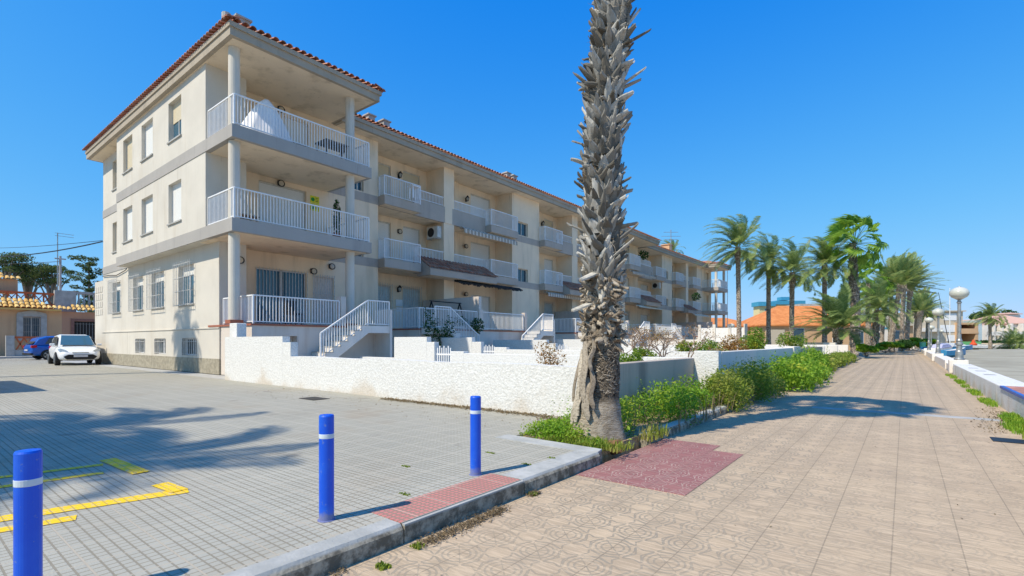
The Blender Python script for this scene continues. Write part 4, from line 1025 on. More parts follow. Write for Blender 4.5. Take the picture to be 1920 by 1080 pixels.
# low green carpet left of the palm foot
for _ in range(2600):
    u = rr.random(); x = -3.72+1.05*u; y = 4.85+rr.random()*1.0+.0*u; hh = .20*math.exp(-((x+3.35)**2)/.15)+.03
    if x > -3.15 and y > 5.15: continue
    leaf(mb, Vector((x+rr.uniform(-.03, .03), y, -.02+hh*rr.random())), .022, rr, .9)
for _ in range(7): clump(mb, (-3.55+rr.uniform(-.2, .5), 5.0+rr.uniform(0, .8), .06), (.2, .2, .12), 170, .024, rr)
shoots(mb, (-3.42, 5.75, 0), (.25, .35), .46, 44, .026, rr); shoots(mb, (-3.6, 5.2, 0), (.2, .3), .22, 40, .024, rr)
stuff(mb, 'ground_cover', 'weed', 'bright green weeds spreading left of the big palm foot', 'weeds')
mb = MB(); blades(mb, (-2.85, 5.0, -.03), (.5, .2), .10, 700, rr); blades(mb, (-2.8, 4.95, -.03), (.25, .15), .06, 300, rr); blades(mb, (-2.45, 6.0, -.05), (.1, .3), .18, 160, rr)
stuff(mb, 'grass', 'weedy', 'thin yellowing grass in front of the big palm foot', 'grass')
mb = MB()
def strip(y0, y1, xl, xr, h, dens, s, mb):
    n = int((y1-y0)/.42)
    for i in range(n):
        y = y0+(y1-y0)*(i+rr.random())/n; hh = h(y)*rr.uniform(.75, 1.1)
        for _ in range(3):
            x = rr.uniform(xl(y), xr(y)); edge = 1-.5*abs((x-(xl(y)+xr(y))/2)/(.01+(xr(y)-xl(y))/2))
            shoots(mb, (x, y, -.06), (.28, .24), hh*edge, int(dens*8), s, rr); clump(mb, (x, y, hh*edge*.4), (.3, .3, hh*edge*.42), int(dens*75), s*1.15, rr)
strip(5.75, 9.8, lambda y: -3.35, lambda y: -2.62+.10*math.sin(y*2), lambda y: .74+.12*math.sin(y*1.7+.6), 2.6, .026, mb)
stuff(mb, 'weeds', 'weed', 'lush green weeds between the streaked wall and the promenade kerb', 'weeds')
mb = MB(); strip(9.2, 13.6, lambda y: -3.0, lambda y: -2.25+.15*math.sin(y*2.3), lambda y: .98+.16*math.sin(y*1.3), 2.3, .034, mb)
stuff(mb, 'weeds', 'weedy', 'tangled yellow-green weeds spilling over the kerb midway along the wall', 'weeds')
mb = MB(); strip(14.2, 22.5, lambda y: -2.95, lambda y: -1.95 if y < 18 else -2.3, lambda y: 1.16+.12*math.sin(y), 1.8, .047, mb)
stuff(mb, 'weeds', 'weed', 'tall dark green weeds bulging over the promenade edge', 'weeds')
mb = MB(); strip(22.5, 37, lambda y: -3.0, lambda y: -2.5, lambda y: .75, .8, .065, mb)
stuff(mb, 'weeds', 'weedy', 'straw-tipped weeds at the far end of the strip, by the short palm', 'weeds')
mb = MB()
for _ in range(420):
    y = 5.8+rr.random()*17; x = rr.uniform(-3.3, -2.35); blades(mb, (x, y, -.05), (.02, .02), .42, 2, rr)
stuff(mb, 'dry_grass', 'dry', 'dry stalks mixed through the weed strip', 'grass')
mb = MB()
for _ in range(26):
    y = rr.choice((rr.uniform(9, 15), rr.uniform(9, 12), rr.uniform(15, 26))); dx = abs(rr.gauss(0, .05)); n_ = 190 if y < 13 else 90
    blades(mb, (1.38-dx, y, -.12), (.09+.05*(y < 11.5), .32), .11, n_, rr)
stuff(mb, 'grass', 'weed', 'green grass growing along the foot of the sea wall', 'grass')
mb = MB()
for x, y in ((-2.72, 4.1), (-3.35, 3.9), (-2.78, 3.75), (-2.95, 2.45), (-3.6, 3.0)):
    blades(mb, (x, y, 0), (.05, .018), .014, 45, rr)
for x, y in ((-2.36, 2.06), (-2.30, 1.75), (-2.42, 3.35), (-2.05, 1.2)): blades(mb, (x, y, -.12), (.04, .03), .03, 70, rr)
stuff(mb, 'grass_tufts', 'weedy', 'tiny green tufts in the joints of the paving', 'grass')
# litter of dry leaves
mb = MB()
def litter(x0, y0, x1, y1, sp, n, s=.014, z=-.116):
    for _ in range(n):
        t_ = rr.random(); p = Vector((x0+(x1-x0)*t_+rr.gauss(0, sp), y0+(y1-y0)*t_+rr.gauss(0, sp), z+rr.random()*.018)); leaf(mb, p, s*rr.uniform(.4, 1.3), rr, 1.2)
litter(-2.36, 2.1, -2.38, 2.95, .035, 1500, .011); litter(-2.41, 3.3, -2.43, 3.42, .02, 260, .011); litter(-2.42, 1.5, -2.43, 1.6, .02, 80, .010)
litter(-8.2, 6.25, -4.2, 6.3, .06, 2300, .022, .004); litter(-4.2, 6.2, -3.6, 5.9, .12, 700, .02, .0); litter(-3.2, 4.95, -2.55, 4.9, .12, 700, .012, -.03)
for _ in range(500):
    leaf(mb, Vector((rr.uniform(-12, -3), rr.uniform(4.9, 6.4), .006)), .018*rr.random()+.004, rr, 3)
for _ in range(160): leaf(mb, Vector((rr.uniform(-2.4, 1.4), rr.uniform(1.5, 14), -.115)), .011*rr.random()+.003, rr, 3)
litter(1.0, 9.6, 1.3, 13, .12, 350, .02)
stuff(mb, 'leaf_litter', 'dry', 'brown dry leaf litter gathered along the kerb and the wall foot', 'litter')
# shrubs in the yards (things)
def shrub(x, y, z, rad, n, s, mat, label, nclump=7, stems=True, group='shrubs in the yards'):
    t = thing('shrub', label, 'shrub', (x, y, 0), group); mb = MB(); st = MB()
    for i in range(nclump):
        c = (x+rr.uniform(-1, 1)*rad[0]*.6, y+rr.uniform(-1, 1)*rad[1]*.6, z+rr.uniform(-.6, .7)*rad[2]); clump(mb, c, (rad[0]*.45, rad[1]*.45, rad[2]*.5), n//nclump, s, rr)
        st.tube([(x+rr.uniform(-.1, .1), y, 0), ((x+c[0])/2, (y+c[1])/2, c[2]*.5), c], [.025, .018, .008], 5)
    mb.build('foliage', M[mat], t); st.build('stems', M['bark'], t); return t
def shr(px, y, ztop, wpx, mat, label, s=.045, n=900, ncl=7):
    n = int(n*2.6); s *= 1.25; r = ray(px); tt = y/r.y; x = r.x*tt; rad = (wpx/2*tt, wpx/2*tt, (ztop-.3)/2); return shrub(x, y, ztop-rad[2], rad, n, s, mat, label, ncl)
shr(1035, 9.2, 1.18, 75, 'rust', 'sparse reddish shrub left of the big trunk, behind the rough wall', .022, 420, 9)
shr(1180, 9.6, 1.02, 75, 'bush', 'yellow-green shrub just right of the big trunk', .024, 1500, 9)
shr(1215, 11.5, .98, 60, 'bush', 'low green shrub beneath the dead branches', .026, 700)
shr(1300, 16, 1.15, 60, 'bush', 'green hedge shrub right of the dead branches', .035, 900)
shr(1335, 17, 1.28, 70, 'bush', 'flattish green shrub below the white fence panels', .035, 900)
shr(1372, 18.5, 1.45, 76, 'rust', 'brownish dying shrub left of the rounded green one', .035, 900)
shr(1415, 20, 1.60, 72, 'bush', 'rounded dense green shrub with orange flowers', .038, 1600, 9)
shr(1480, 26, 1.5, 62, 'bush', 'small green shrub behind the promenade wall pier', .04, 800)
shr(1660, 60, 1.0, 60, 'weed', 'dark green undergrowth at the foot of the palm row', .12, 900)
shr(1625, 46, .9, 40, 'weed', 'green undergrowth beside the fan palm base', .10, 600)
shr(1690, 72, 1.4, 40, 'ivy', 'dark clipped bush beyond the palm row', .13, 700)
shr(1735, 88, 1.6, 60, 'weed', 'sunlit bank of bushes beyond the bin', .15, 900)
shr(1712, 90, 1.3, 60, 'bush', 'pale green bushes past the far end of the row', .15, 900)
# dead branches
x, y = ray(1225)*(12.6/ray(1225).y); t = thing('dead_shrub', 'tangle of bare brown branches before the far white stairs', 'dead shrub', (x, y, 0))
mb = MB(); lf = MB()
def branch(p, d, L, r, k):
    q = p+d*L; mb.tube([p, p.lerp(q, .5)+Vector((rr.uniform(-.05, .05), rr.uniform(-.05, .05), .02)), q], [r, r*.85, r*.7], 5)
    if k == 0:
        for _ in range(5): leaf(lf, q+Vector((rr.gauss(0, .06), rr.gauss(0, .06), rr.gauss(0, .05))), .022, rr)
        return
    for _ in range(3):
        dd = (d+Vector((rr.gauss(0, .55), rr.gauss(0, .55), rr.gauss(0, .35)))).normalized(); branch(q, dd, L*.68, r*.6, k-1)
for dx in (-.25, .1, .45, .75, 1.0): branch(Vector((x+dx-.3, y+rr.uniform(-.3, .3), 0)), Vector((rr.uniform(-.4, .4), rr.uniform(-.3, .3), 1)).normalized(), .62, .032, 4)
mb.build('branches', plain('dead_wood', (.34, .24, .17), .9, 0, .3, 20), t); lf.build('withered_leaves', M['rust'], t)
# ivy on stairs of the second unit
mb = MB()
for _ in range(75):
    u = rr.random(); y = 14.0+1.7*u; z = 1.0+rr.uniform(-.3, 1.6)*(1-.3*u); 
    for k in range(14): leaf(mb, Vector((-15.6+rr.uniform(-.12, .12), y+rr.gauss(0, .12), z-.05*k+rr.gauss(0, .06))), .065, rr)
clump(mb, (-16.4, 18.1, 1.9), (.3, .4, .4), 380, .06, rr); clump(mb, (-16.5, 17.0, 2.1), (.3, .4, .25), 200, .05, rr)
tag(mb.build('ivy', M['ivy']), 'dark green climbing plant on the white staircase rails left of the swing frame', 'climbing plant')
# plant on middle tower balcony
t = thing('potted_plant', 'tall narrow dark plant beside the column on the middle tower balcony', 'potted plant', (-17.3, 11.0, Z1+.41))
mb = MB(); clump(mb, (-17.3, 11.0, Z1+1.3), (.14, .16, .75), 700, .05, rr); mb.build('foliage', M['ivy'], t); mb = MB(); mb.lathe((-17.3, 11.0, Z1+.41), [(.12, 0), (.17, .28)], 12); mb.build('pot', M['redstep'], t)
for px, y_, z_, l_ in ((1305*1, 57.2, 6.2, 'plants on the lower far balcony'), (1206, 44.6, 9.3, 'plant in the top corner balcony of the first wing end')):
    x_ = ray(px).x*y_/ray(px).y; mb = MB(); clump(mb, (x_, y_, z_), (.5, .5, .45), 160, .14, rr); tag(mb.build('balcony_plant', M['ivy']), 'dark green '+l_, 'potted plant')

# ------------------------------------------------------------ left background
OH = thing('terraced_house', 'low orange house with yellow roof tiles and a balustraded roof terrace, behind the parked cars', 'house', (-52, 5, 0))
m = MB(); ops = [(onX(43, -52), onX(76, -52), 1.3, 3.0)]
wall_open(m, 'X', -52, -12, onX(116, -52), 0, 3.5, ops, .3); m.box(-60, -52.32, -12, onX(116, -52), 0, 3.5); m.build('wall', M['ochre'], OH)
y2, y3 = onX(116, -52)+.002, 14.5; m = MB(); wall_open(m, 'X', -52, y2, y3, 0, 3.5, [(onX(139, -52), y3-.6, .2, 2.75)], .3); m.box(-60, -52.32, y2, y3, 0, 3.5); m.build('wall', M['salmon'], OH)
o = window(OH, 'X', -52, *ops[0], 0, 'cream', sill=False, name='window'); o['label'] = 'dark window behind vertical bars'; grille(o, 'X', -52, ops[0][0], ops[0][1], 1.3, 2.95, .1, 10, 3, mat='conc')
m = MB(); a, b = ops[0][:2]; m.box(-52, -51.9, a-.35, a, 1.2, 3.2); m.box(-52, -51.9, b, b+.35, 1.2, 3.2); m.extr([(a-.35, 3.02), (b+.35, 3.02), (b+.3, 3.3), ((a+b)/2, 3.5), (a-.3, 3.3)], 0, -52, -51.89); m.build('window_surround', M['conc'], OH)
m = MB(); m.box(-52.25, -52.2, onX(139, -52), y3-.6, .2, 2.75); o = m.build('gate', M['dark'], OH); grille(o, 'X', -52.1, onX(139, -52), y3-.6, .2, 2.6, .05, 22, 2, mat='conc')
m = MB(); m.box(-52, -51.93, onX(139, -52)-.2, onX(139, -52), 0, 2.95); m.box(-52, -51.93, onX(139, -52), y3, 2.76, 2.95); m.build('gate_surround', plain('brown_trim', (.25, .12, .09)), OH)
m = MB(); m.box(-52.4, -51.5, -12, y2-.1, 3.5, 3.62); tiles_row(m, 'Y', -51.45, -1, -12, y2-.15, 3.62, .5, 3, .3, .13, .5); tiles_row(m, 'Y', -51.55, -1, y2+.1, y3, 3.6, .5, 2, .3, .12, .45); m.build('roof_tiles', M['ytile'], OH)
m = MB(); m.box(-53.1, -52.9, -12, y2-.3, 3.5, 4.1)
for yy in [(-12+.5*i) for i in range(46)]:
    if yy > y2-.6: break
    m.box(-53.1, -52.95, yy, yy+.08, 4.1, 4.85); m.bar((-53, yy, 4.1), (-53, yy+.5, 4.8), .06, .06); m.bar((-53, yy+.5, 4.1), (-53, yy, 4.8), .06, .06)
m.box(-53.12, -52.9, -12, y2-.3, 4.8, 4.95); m.build('roof_parapet', M['brickred'], OH)
m = MB(); m.box(-53.2, -52.7, y2-.3, y2+1, 3.5, 5.2); m.box(-53.1, -52.8, y2+1, y3, 3.7, 4.1); m.box(-53.1, -52.8, y2+1, y3, 5.0, 5.2)
for i in range(18): m.lathe((-52.95, y2+1.2+i*.33, 4.1), [(.05, 0), (.1, .25), (.05, .5), (.06, .9)], 8)
m.build('balustrade', M['conc'], OH)
m = MB(); m.box(-56, -53.6, -12, onX(36, -53), 4.9, 5.9); m.build('roof_room', M['ochre'], OH); m = MB(); tiles_row(m, 'Y', -53.3, -1, -12, onX(37, -53), 5.85, .5, 3, .3, .13, .5); m.build('roof_tiles', M['ytile'], OH)
FW = thing('front_wall', 'low stone wall with red lattice blocks before the orange house', 'wall', (-49, 2, 0))
yl = onX(27, -49); m = MB(); m.box(-49.2, -49, yl, 8.6, 0, .55); m.build('stone_base', M['conc'], FW); m = MB(); m.box(-49.25, -48.95, onX(11, -49), yl, 0, 1.55); m.build('pier', M['conc'], FW)
m = MB(); y = yl+.1
while y < 8.5: m.bar((-49.1, y, .55), (-49.1, y+.4, 1.4), .08, .08); m.bar((-49.1, y+.4, .55), (-49.1, y, 1.4), .08, .08); y += .4
m.box(-49.18, -49.02, yl, 8.6, 1.36, 1.5); m.build('lattice', M['brickred'], FW)
m = MB(); m.box(-50, -47.5, -15, 15, -.05, .1); struct(m.build('pavement', M['conc']))
def pole(px, d, z, r, label, mat='conc', cross=True):
    x, y = fp(px, d); t = thing('utility_pole', label, 'utility pole', (x, y, 0)); m = MB(); m.tube([(x, y, 0), (x, y, z)], [r, r*.7], 8); m.build('pole', M[mat], t)
    return x, y, t
x, y, t = pole(113, 46, 9.0, .13, 'concrete utility pole in front of the orange house, carrying wires')
m = MB(); m.box(x-.05, x+.05, y-.4, y+.4, 8.7, 8.8); m.build('cross_arm', M['conc'], t)
x2, y2_, t = pole(108, 48, 11.6, .055, 'thin metal mast with a small flat aerial on top', 'galv')
m = MB(); 
for dz in (11.55, 11.3): m.bar((x2, y2_-.2, dz), (x2, y2_+1.2, dz), .03, .03)
for i in range(5): m.bar((x2-.2, y2_+.1+i*.25, 11.55), (x2+.2, y2_+.1+i*.25, 11.55), .02, .02)
m.build('aerial', M['galv'], t)
def wire(p, q, sag, label, r=.018):
    m = MB(); p, q = Vector(p), Vector(q); m.tube([p.lerp(q, i/14)+Vector((0, 0, -sag*4*(i/14)*(1-i/14))) for i in range(15)], r, 5); tag(m.build('overhead_wire', M['dark']), label, 'wire', 'overhead wires at the left')
def pz(px, py, d): x_, y_ = fp(px, d); return (x_, y_, EYE+(640-py)*d/F)
wire(pz(192, 453, 27), pz(-90, 476, 44), .5, 'thick overhead wire from the building corner, lowest strand', .035); wire(pz(192, 451, 27), pz(-90, 462, 60), .3, 'upper thin overhead wire from the building corner', .016); wire(pz(113, 490, 46), pz(-90, 494, 46), .15, 'overhead wire reaching left from the pole, level with the trees', .025)
m = MB(); m.tube([pz(192, 453, 27), pz(196, 455, 26.2), pz(197, 520, 26.2)], .02, 5); tag(m.build('cable', M['dark']), 'cable running down the corner of the end wall', 'cable')
m = MB(); m.tube([(-33.0, 7.28, 4.55), (-31.8, 7.27, 4.50), (-30.6, 7.28, 4.40), (-29.2, 7.28, 4.52), (-28.9, 7.28, 4.58)], .02, 5); tag(m.build('cable', M['dark']), 'sagging cable under the grey band at the left end of the end wall', 'cable')
def tree(px, d, zt, zb, wpx, label, n=4200, s=.16, mat='pine', lobes=9, kind='pine_tree', flat=.5):
    x, y = fp(px, d); k = d/F; t = thing(kind, label, 'tree', (x, y, 0), 'pine trees behind the orange house'); mb = MB(); st = MB(); r2 = random.Random(px)
    st.tube([(x, y, 0), (x+.2, y+.1, zb), (x, y, zt*.9)], [.3, .22, .08], 8)
    for i in range(lobes):
        a = r2.uniform(-1, 1); c = Vector((x+CA*a*wpx/2*k*.75, y+SA*a*wpx/2*k*.75, zb+(zt-zb)*(.3+.62*r2.random()*(1-abs(a)*.35)))); c += Vector((-SA, CA, 0))*r2.uniform(-1, 1)*wpx/2*k*.5
        rd = wpx*k*.19*r2.uniform(.7, 1.2); clump(mb, c, (rd*1.2, rd*1.2, rd*flat), n//lobes, s, r2, .5); st.tube([(x, y, zb*.7+r2.uniform(0, 1)), (x+(c.x-x)*.5, y+(c.y-y)*.5, (zb+c.z)/2), c], [.14, .1, .04], 6)
    mb.build('crown', M[mat], t); st.build('trunk', M['bark'], t)
tree(10, 78, 16.0, 9.5, 80, 'leftmost dark pine behind the orange house, cut by the view edge', lobes=14)
tree(52, 82, 14.8, 9, 76, 'broad pine with pale leaning limbs behind the orange house', lobes=16)
tree(97, 80, 14.4, 8.6, 76, 'pine directly left of the utility pole', lobes=16)
# conifer
x, y = fp(167, 75); t = thing('conifer', 'tall open dark conifer beside the corner of the end wall', 'tree', (x, y, 0)); mb = MB(); st = MB(); r2 = random.Random(77); k = 75/F
st.tube([(x, y, 0), (x, y, 13.2)], [.3, .08], 8)
for i in range(34):
    z = 5.2+8.4*(i/33); a = i*2.4; L = (1.3+1.0*math.sin(i*1.7))*(1 if z < 12 else 1.3); c = Vector((x+math.cos(a)*L, y+math.sin(a)*L, z+.2)); st.tube([(x, y, z-.4), c], [.06, .03], 5); clump(mb, c, (.62, .62, .34), 130, .15, r2, .4)
    clump(mb, Vector((x, y, z))+(c-Vector((x, y, z)))*.45, (.5, .5, .25), 45, .15, r2, .4)
mb.build('crown', M['pine'], t); st.build('trunk', M['bark'], t)

# ------------------------------------------------------------ things on the building
def awning(x, y0, y1, z, label, mat, drop=.32, dark=False):
    t = thing('awning', label, 'awning', (x, (y0+y1)/2, z), 'folded awnings under the balconies')
    m = MB(); m.tube([(x-.15, y0, z), (x-.15, y1, z)], .075, 10); m.build('roller', M[mat], t)
    a = MB(); n = int((y1-y0)/.14)
    for i in range(n):
        ya = y0+(y1-y0)*i/n; yb = y0+(y1-y0)*(i+1)/n; xx = x+.10+R.uniform(-.01, .01); d = drop*(1 if not dark else R.uniform(.6, 1.1))
        ym_ = (ya+yb)/2; a.add([(x-.12, ya, z+.05), (x-.12, yb, z+.05), (xx, yb, z-.06), (xx, ya, z-.06), (xx+.01, yb, z-d*.85), (xx+.01, ym_, z-d), (xx+.01, ya, z-d*.85)], [(0,1,2,3), (3,2,4,5,6)])
    a.build('valance', M[mat], t); return t
m = MT('striped_awning', .8); st_ = (m.y*3.4).fr().gt(.5); m.col(m.mix(st_, (.62, .56, .46), (.36, .29, .22))); M['stripe'] = m.m
M['blackcloth'] = plain('black_cloth', (.025, .025, .025), .9)
M['creamcloth'] = plain('cream_cloth', (.62, .55, .42), .9)
awning(XF+.5, 19.9, 24.7, 7.42, 'striped beige folded awning under the top balcony, right of the air conditioner', 'stripe')
awning(XF+.75, 19.2, 24.9, 4.42, 'black bunched awning hanging below the tiled canopy', 'blackcloth', .22, True)
awning(XF+.45, 28.2, 34.0, 4.5, 'striped white awning over the terrace just left of the big trunk', 'stripe', .3)
awning(XF+.5, 41.5, 46.8, 7.45, 'pale folded awning under the upper balcony right of the big trunk', 'stripe', .3)
awning(XF+.9, 42.0, 47.5, 4.35, 'cream awning folded below the dark red canopy right of the big trunk', 'creamcloth', .16)
x_ = -20.6+1.0+.55; awning(x_, 58.0, 63.5, 4.3, 'cream awning folded below the far dark red canopy', 'creamcloth', .2)
def ac(x, y, z, label):
    t = thing('air_conditioner', label, 'air conditioner', (x, y, z), 'air conditioners on the building')
    m = MB(); m.box(x-.42, x+.42, y-.3, y, z, z+.62); m.build('casing', M['frame'], t, bevel=.01)
    m = MB(); m.tube([(x-.1, y-.302, z+.31), (x-.1, y-.315, z+.31)], .25, 20)
    m.build('fan_grille', M['dark'], t); m = MB()
    for xx in (x-.35, x+.35): m.bar((xx, y, z-.03), (xx, y-.35, z-.03), .04, .04)
    m.build('bracket', M['conc'], t); return t
ac(XF-.55, 18.9, 6.75, 'boxy air conditioner hung near the ceiling of the middle balcony beside the pillar')
ac(-20.9, 51.7, 6.8, 'air conditioner under the ceiling of the far wing middle balcony')
# lanterns
wall_lamp((XF-1.4, 17.0, 9.9), 'X', 'small lantern between the two shuttered doors of the top balcony', 'lantern')
wall_lamp((XF-1.4, 16.95, 3.9), 'X', 'black lantern on the ground-floor wall above the white plaque', 'lantern')
wall_lamp((XF-1.28, 22.0, 9.75), 'X', 'large black lantern left of the single top-floor shutter', 'lantern')
wall_lamp((XF-1.4, 30.2, 9.8), 'X', 'black lantern on the top balcony just left of the big trunk', 'lantern')
wall_lamp((XF-1.28, 22.0, 4.0), 'X', 'dark wall light under the black bunched awning')
wall_lamp((XF-1.4, 17.05, 6.95), 'X', 'square wall light left of the air conditioner')
wall_lamp((XF-1.28, 22.0, 6.9), 'X', 'square wall light beneath the striped awning')
m = MB(); m.box(XF-1.4, XF-1.36, 16.8, 17.25, 3.0, 3.35); m.box(XF-1.4, XF-1.37, 16.85, 17.2, 2.72, 2.95); tag(m.build('wall_plaque', M['white'], bevel=.004), 'small white plaque on the ground-floor wall below the black lantern', 'plaque')
for z in (6.98, 6.66):
    m = MB(); m.box(XF, XF+.015, 11.22, 11.62, z, z+.30); t = m.build('balcony_sign', plain('yellow_sign', (.72, .68, .03), .5)); tag(t, 'yellow square sign with a green disc, %s of the pair on the middle tower balcony' % ('upper' if z > 6.9 else 'lower'), 'sign', 'yellow balcony signs')
    m = MB(); o = W[t.name]; m.tube([(XF+.016, 11.33, z+.15), (XF+.02, 11.33, z+.15)], .085, 16); m.build('green_disc', plain('sign_green', (.03, .30, .04), .5), t)
    m = MB()
    for q in (.09, .15, .21): m.box(XF+.015, XF+.018, 11.45, 11.58, z+q, z+q+.022)
    m.build('sign_lines', M['dark'], t)
# covered parasol on top tower balcony
fz = Z2+.41; cloth = plain('white_sheet', (.85, .84, .83), .85, 0, .04)
t = thing('covered_parasol', 'white sheet draped over a folded parasol on the top tower balcony', 'parasol', (-17.6, 8.3, fz)); m = MB()
rows = []; rs = random.Random(5); 
for i in range(9):
    s_ = i/8; r_ = .06+.72*s_**.8; zz = fz+1.62-1.5*s_**1.05; rows.append([(-17.6+r_*.65*math.cos(a)*(1+.14*math.sin(5*a+s_*2)), 8.45+r_*1.2*math.sin(a)*(1+.12*math.sin(6*a)), zz) for a in [6.283*k/28 for k in range(28)]])
m.add([v for r_ in rows for v in r_], [(i*28+k, i*28+(k+1) % 28, (i+1)*28+(k+1) % 28, (i+1)*28+k) for i in range(8) for k in range(28)]+[tuple(range(27, -1, -1))])
m.build('sheet', cloth, t, smooth=True); m = MB(); m.tube([(-17.6, 8.4, fz), (-17.6, 8.4, fz+1.5)], .03, 8); m.build('pole', M['dark'], t)
def table(x, y, z, label, h=.7, sx=.4, sy=.6, mat='bark', name='balcony_table'):
    t = thing(name, label, 'table', (x, y, z)); m = MB(); m.box(x-sx, x+sx, y-sy, y+sy, z+h-.04, z+h); m.build('table_top', M[mat], t, bevel=.006)
    for a in (-1, 1):
        for b in (-1, 1): m = MB(); m.bar((x+a*(sx-.06), y+b*(sy-.06), z), (x+a*(sx-.08), y+b*(sy-.08), z+h-.04), .045, .045); m.build('leg', M[mat], t)
table(-17.3, 10.9, fz, 'brown wooden table by the right column of the top tower balcony'); table(-18.0, 7.9, Z1+.41, 'low wicker table by the near column on the middle tower balcony', .45, .3, .35)
t = thing('chair', 'black chair behind the rail of the ground-floor terrace, in front of the glazed door', 'chair', (-17.5, 9.4, 1.72)); m = MB(); m.box(-17.75, -17.3, 9.15, 9.6, 2.12, 2.17); m.build('seat', M['black'], t); m = MB(); m.box(-17.78, -17.73, 9.15, 9.6, 2.17, 2.65); m.build('backrest', M['black'], t)
for a in (-17.72, -17.33):
    for b in (9.18, 9.57): m = MB(); m.bar((a, b, 1.72), (a, b, 2.12), .03, .03); m.build('leg', M['black'], t)
# swing frame
t = thing('swing_frame', 'bare black swing seat frame on the second terrace', 'swing', (-17.5, 17.3, 1.72)); m = MB()
for y in (16.2, 18.1):
    m.bar((-18.1, y, 1.72), (-17.6, y, 3.05), .045, .045); m.bar((-17.1, y, 1.72), (-17.6, y, 3.05), .045, .045)
m.build('legs', M['dark'], t); m = MB(); m.bar((-17.6, 16.1, 3.06), (-17.6, 18.2, 3.06), .05, .05); m.build('top_bar', M['dark'], t)
table(-18.6, 16.0, Z2+.41, 'white plastic chair-table set on the first top balcony', .6, .2, .25, 'white')
# antenna on the roof
x, y = fp(1258, 62); t = thing('roof_antenna', 'spindly aerial with crossed rods above the farther roof', 'antenna', (x, y, 11)); m = MB(); m.tube([(x, y, 11), (x, y, 15.0)], .045, 6); m.build('mast', M['galv'], t); m = MB()
for zz, l in ((14.7, .9), (14.2, 1.2), (13.8, .8)): m.bar((x-l*CA, y-l*SA, zz), (x+l*CA, y+l*SA, zz), .04, .04)
m.build('rods', M['galv'], t)
m = MB(); m.box(x-1.2, x-.2, y, y+1, 10.9, 13.2); m.box(x-1.3, x-.1, y-.1, y+1.1, 13.2, 13.3); tag(m.build('roof_stack', M['ochre']), 'ochre chimney stack beside the aerial on the farther roof', 'chimney')

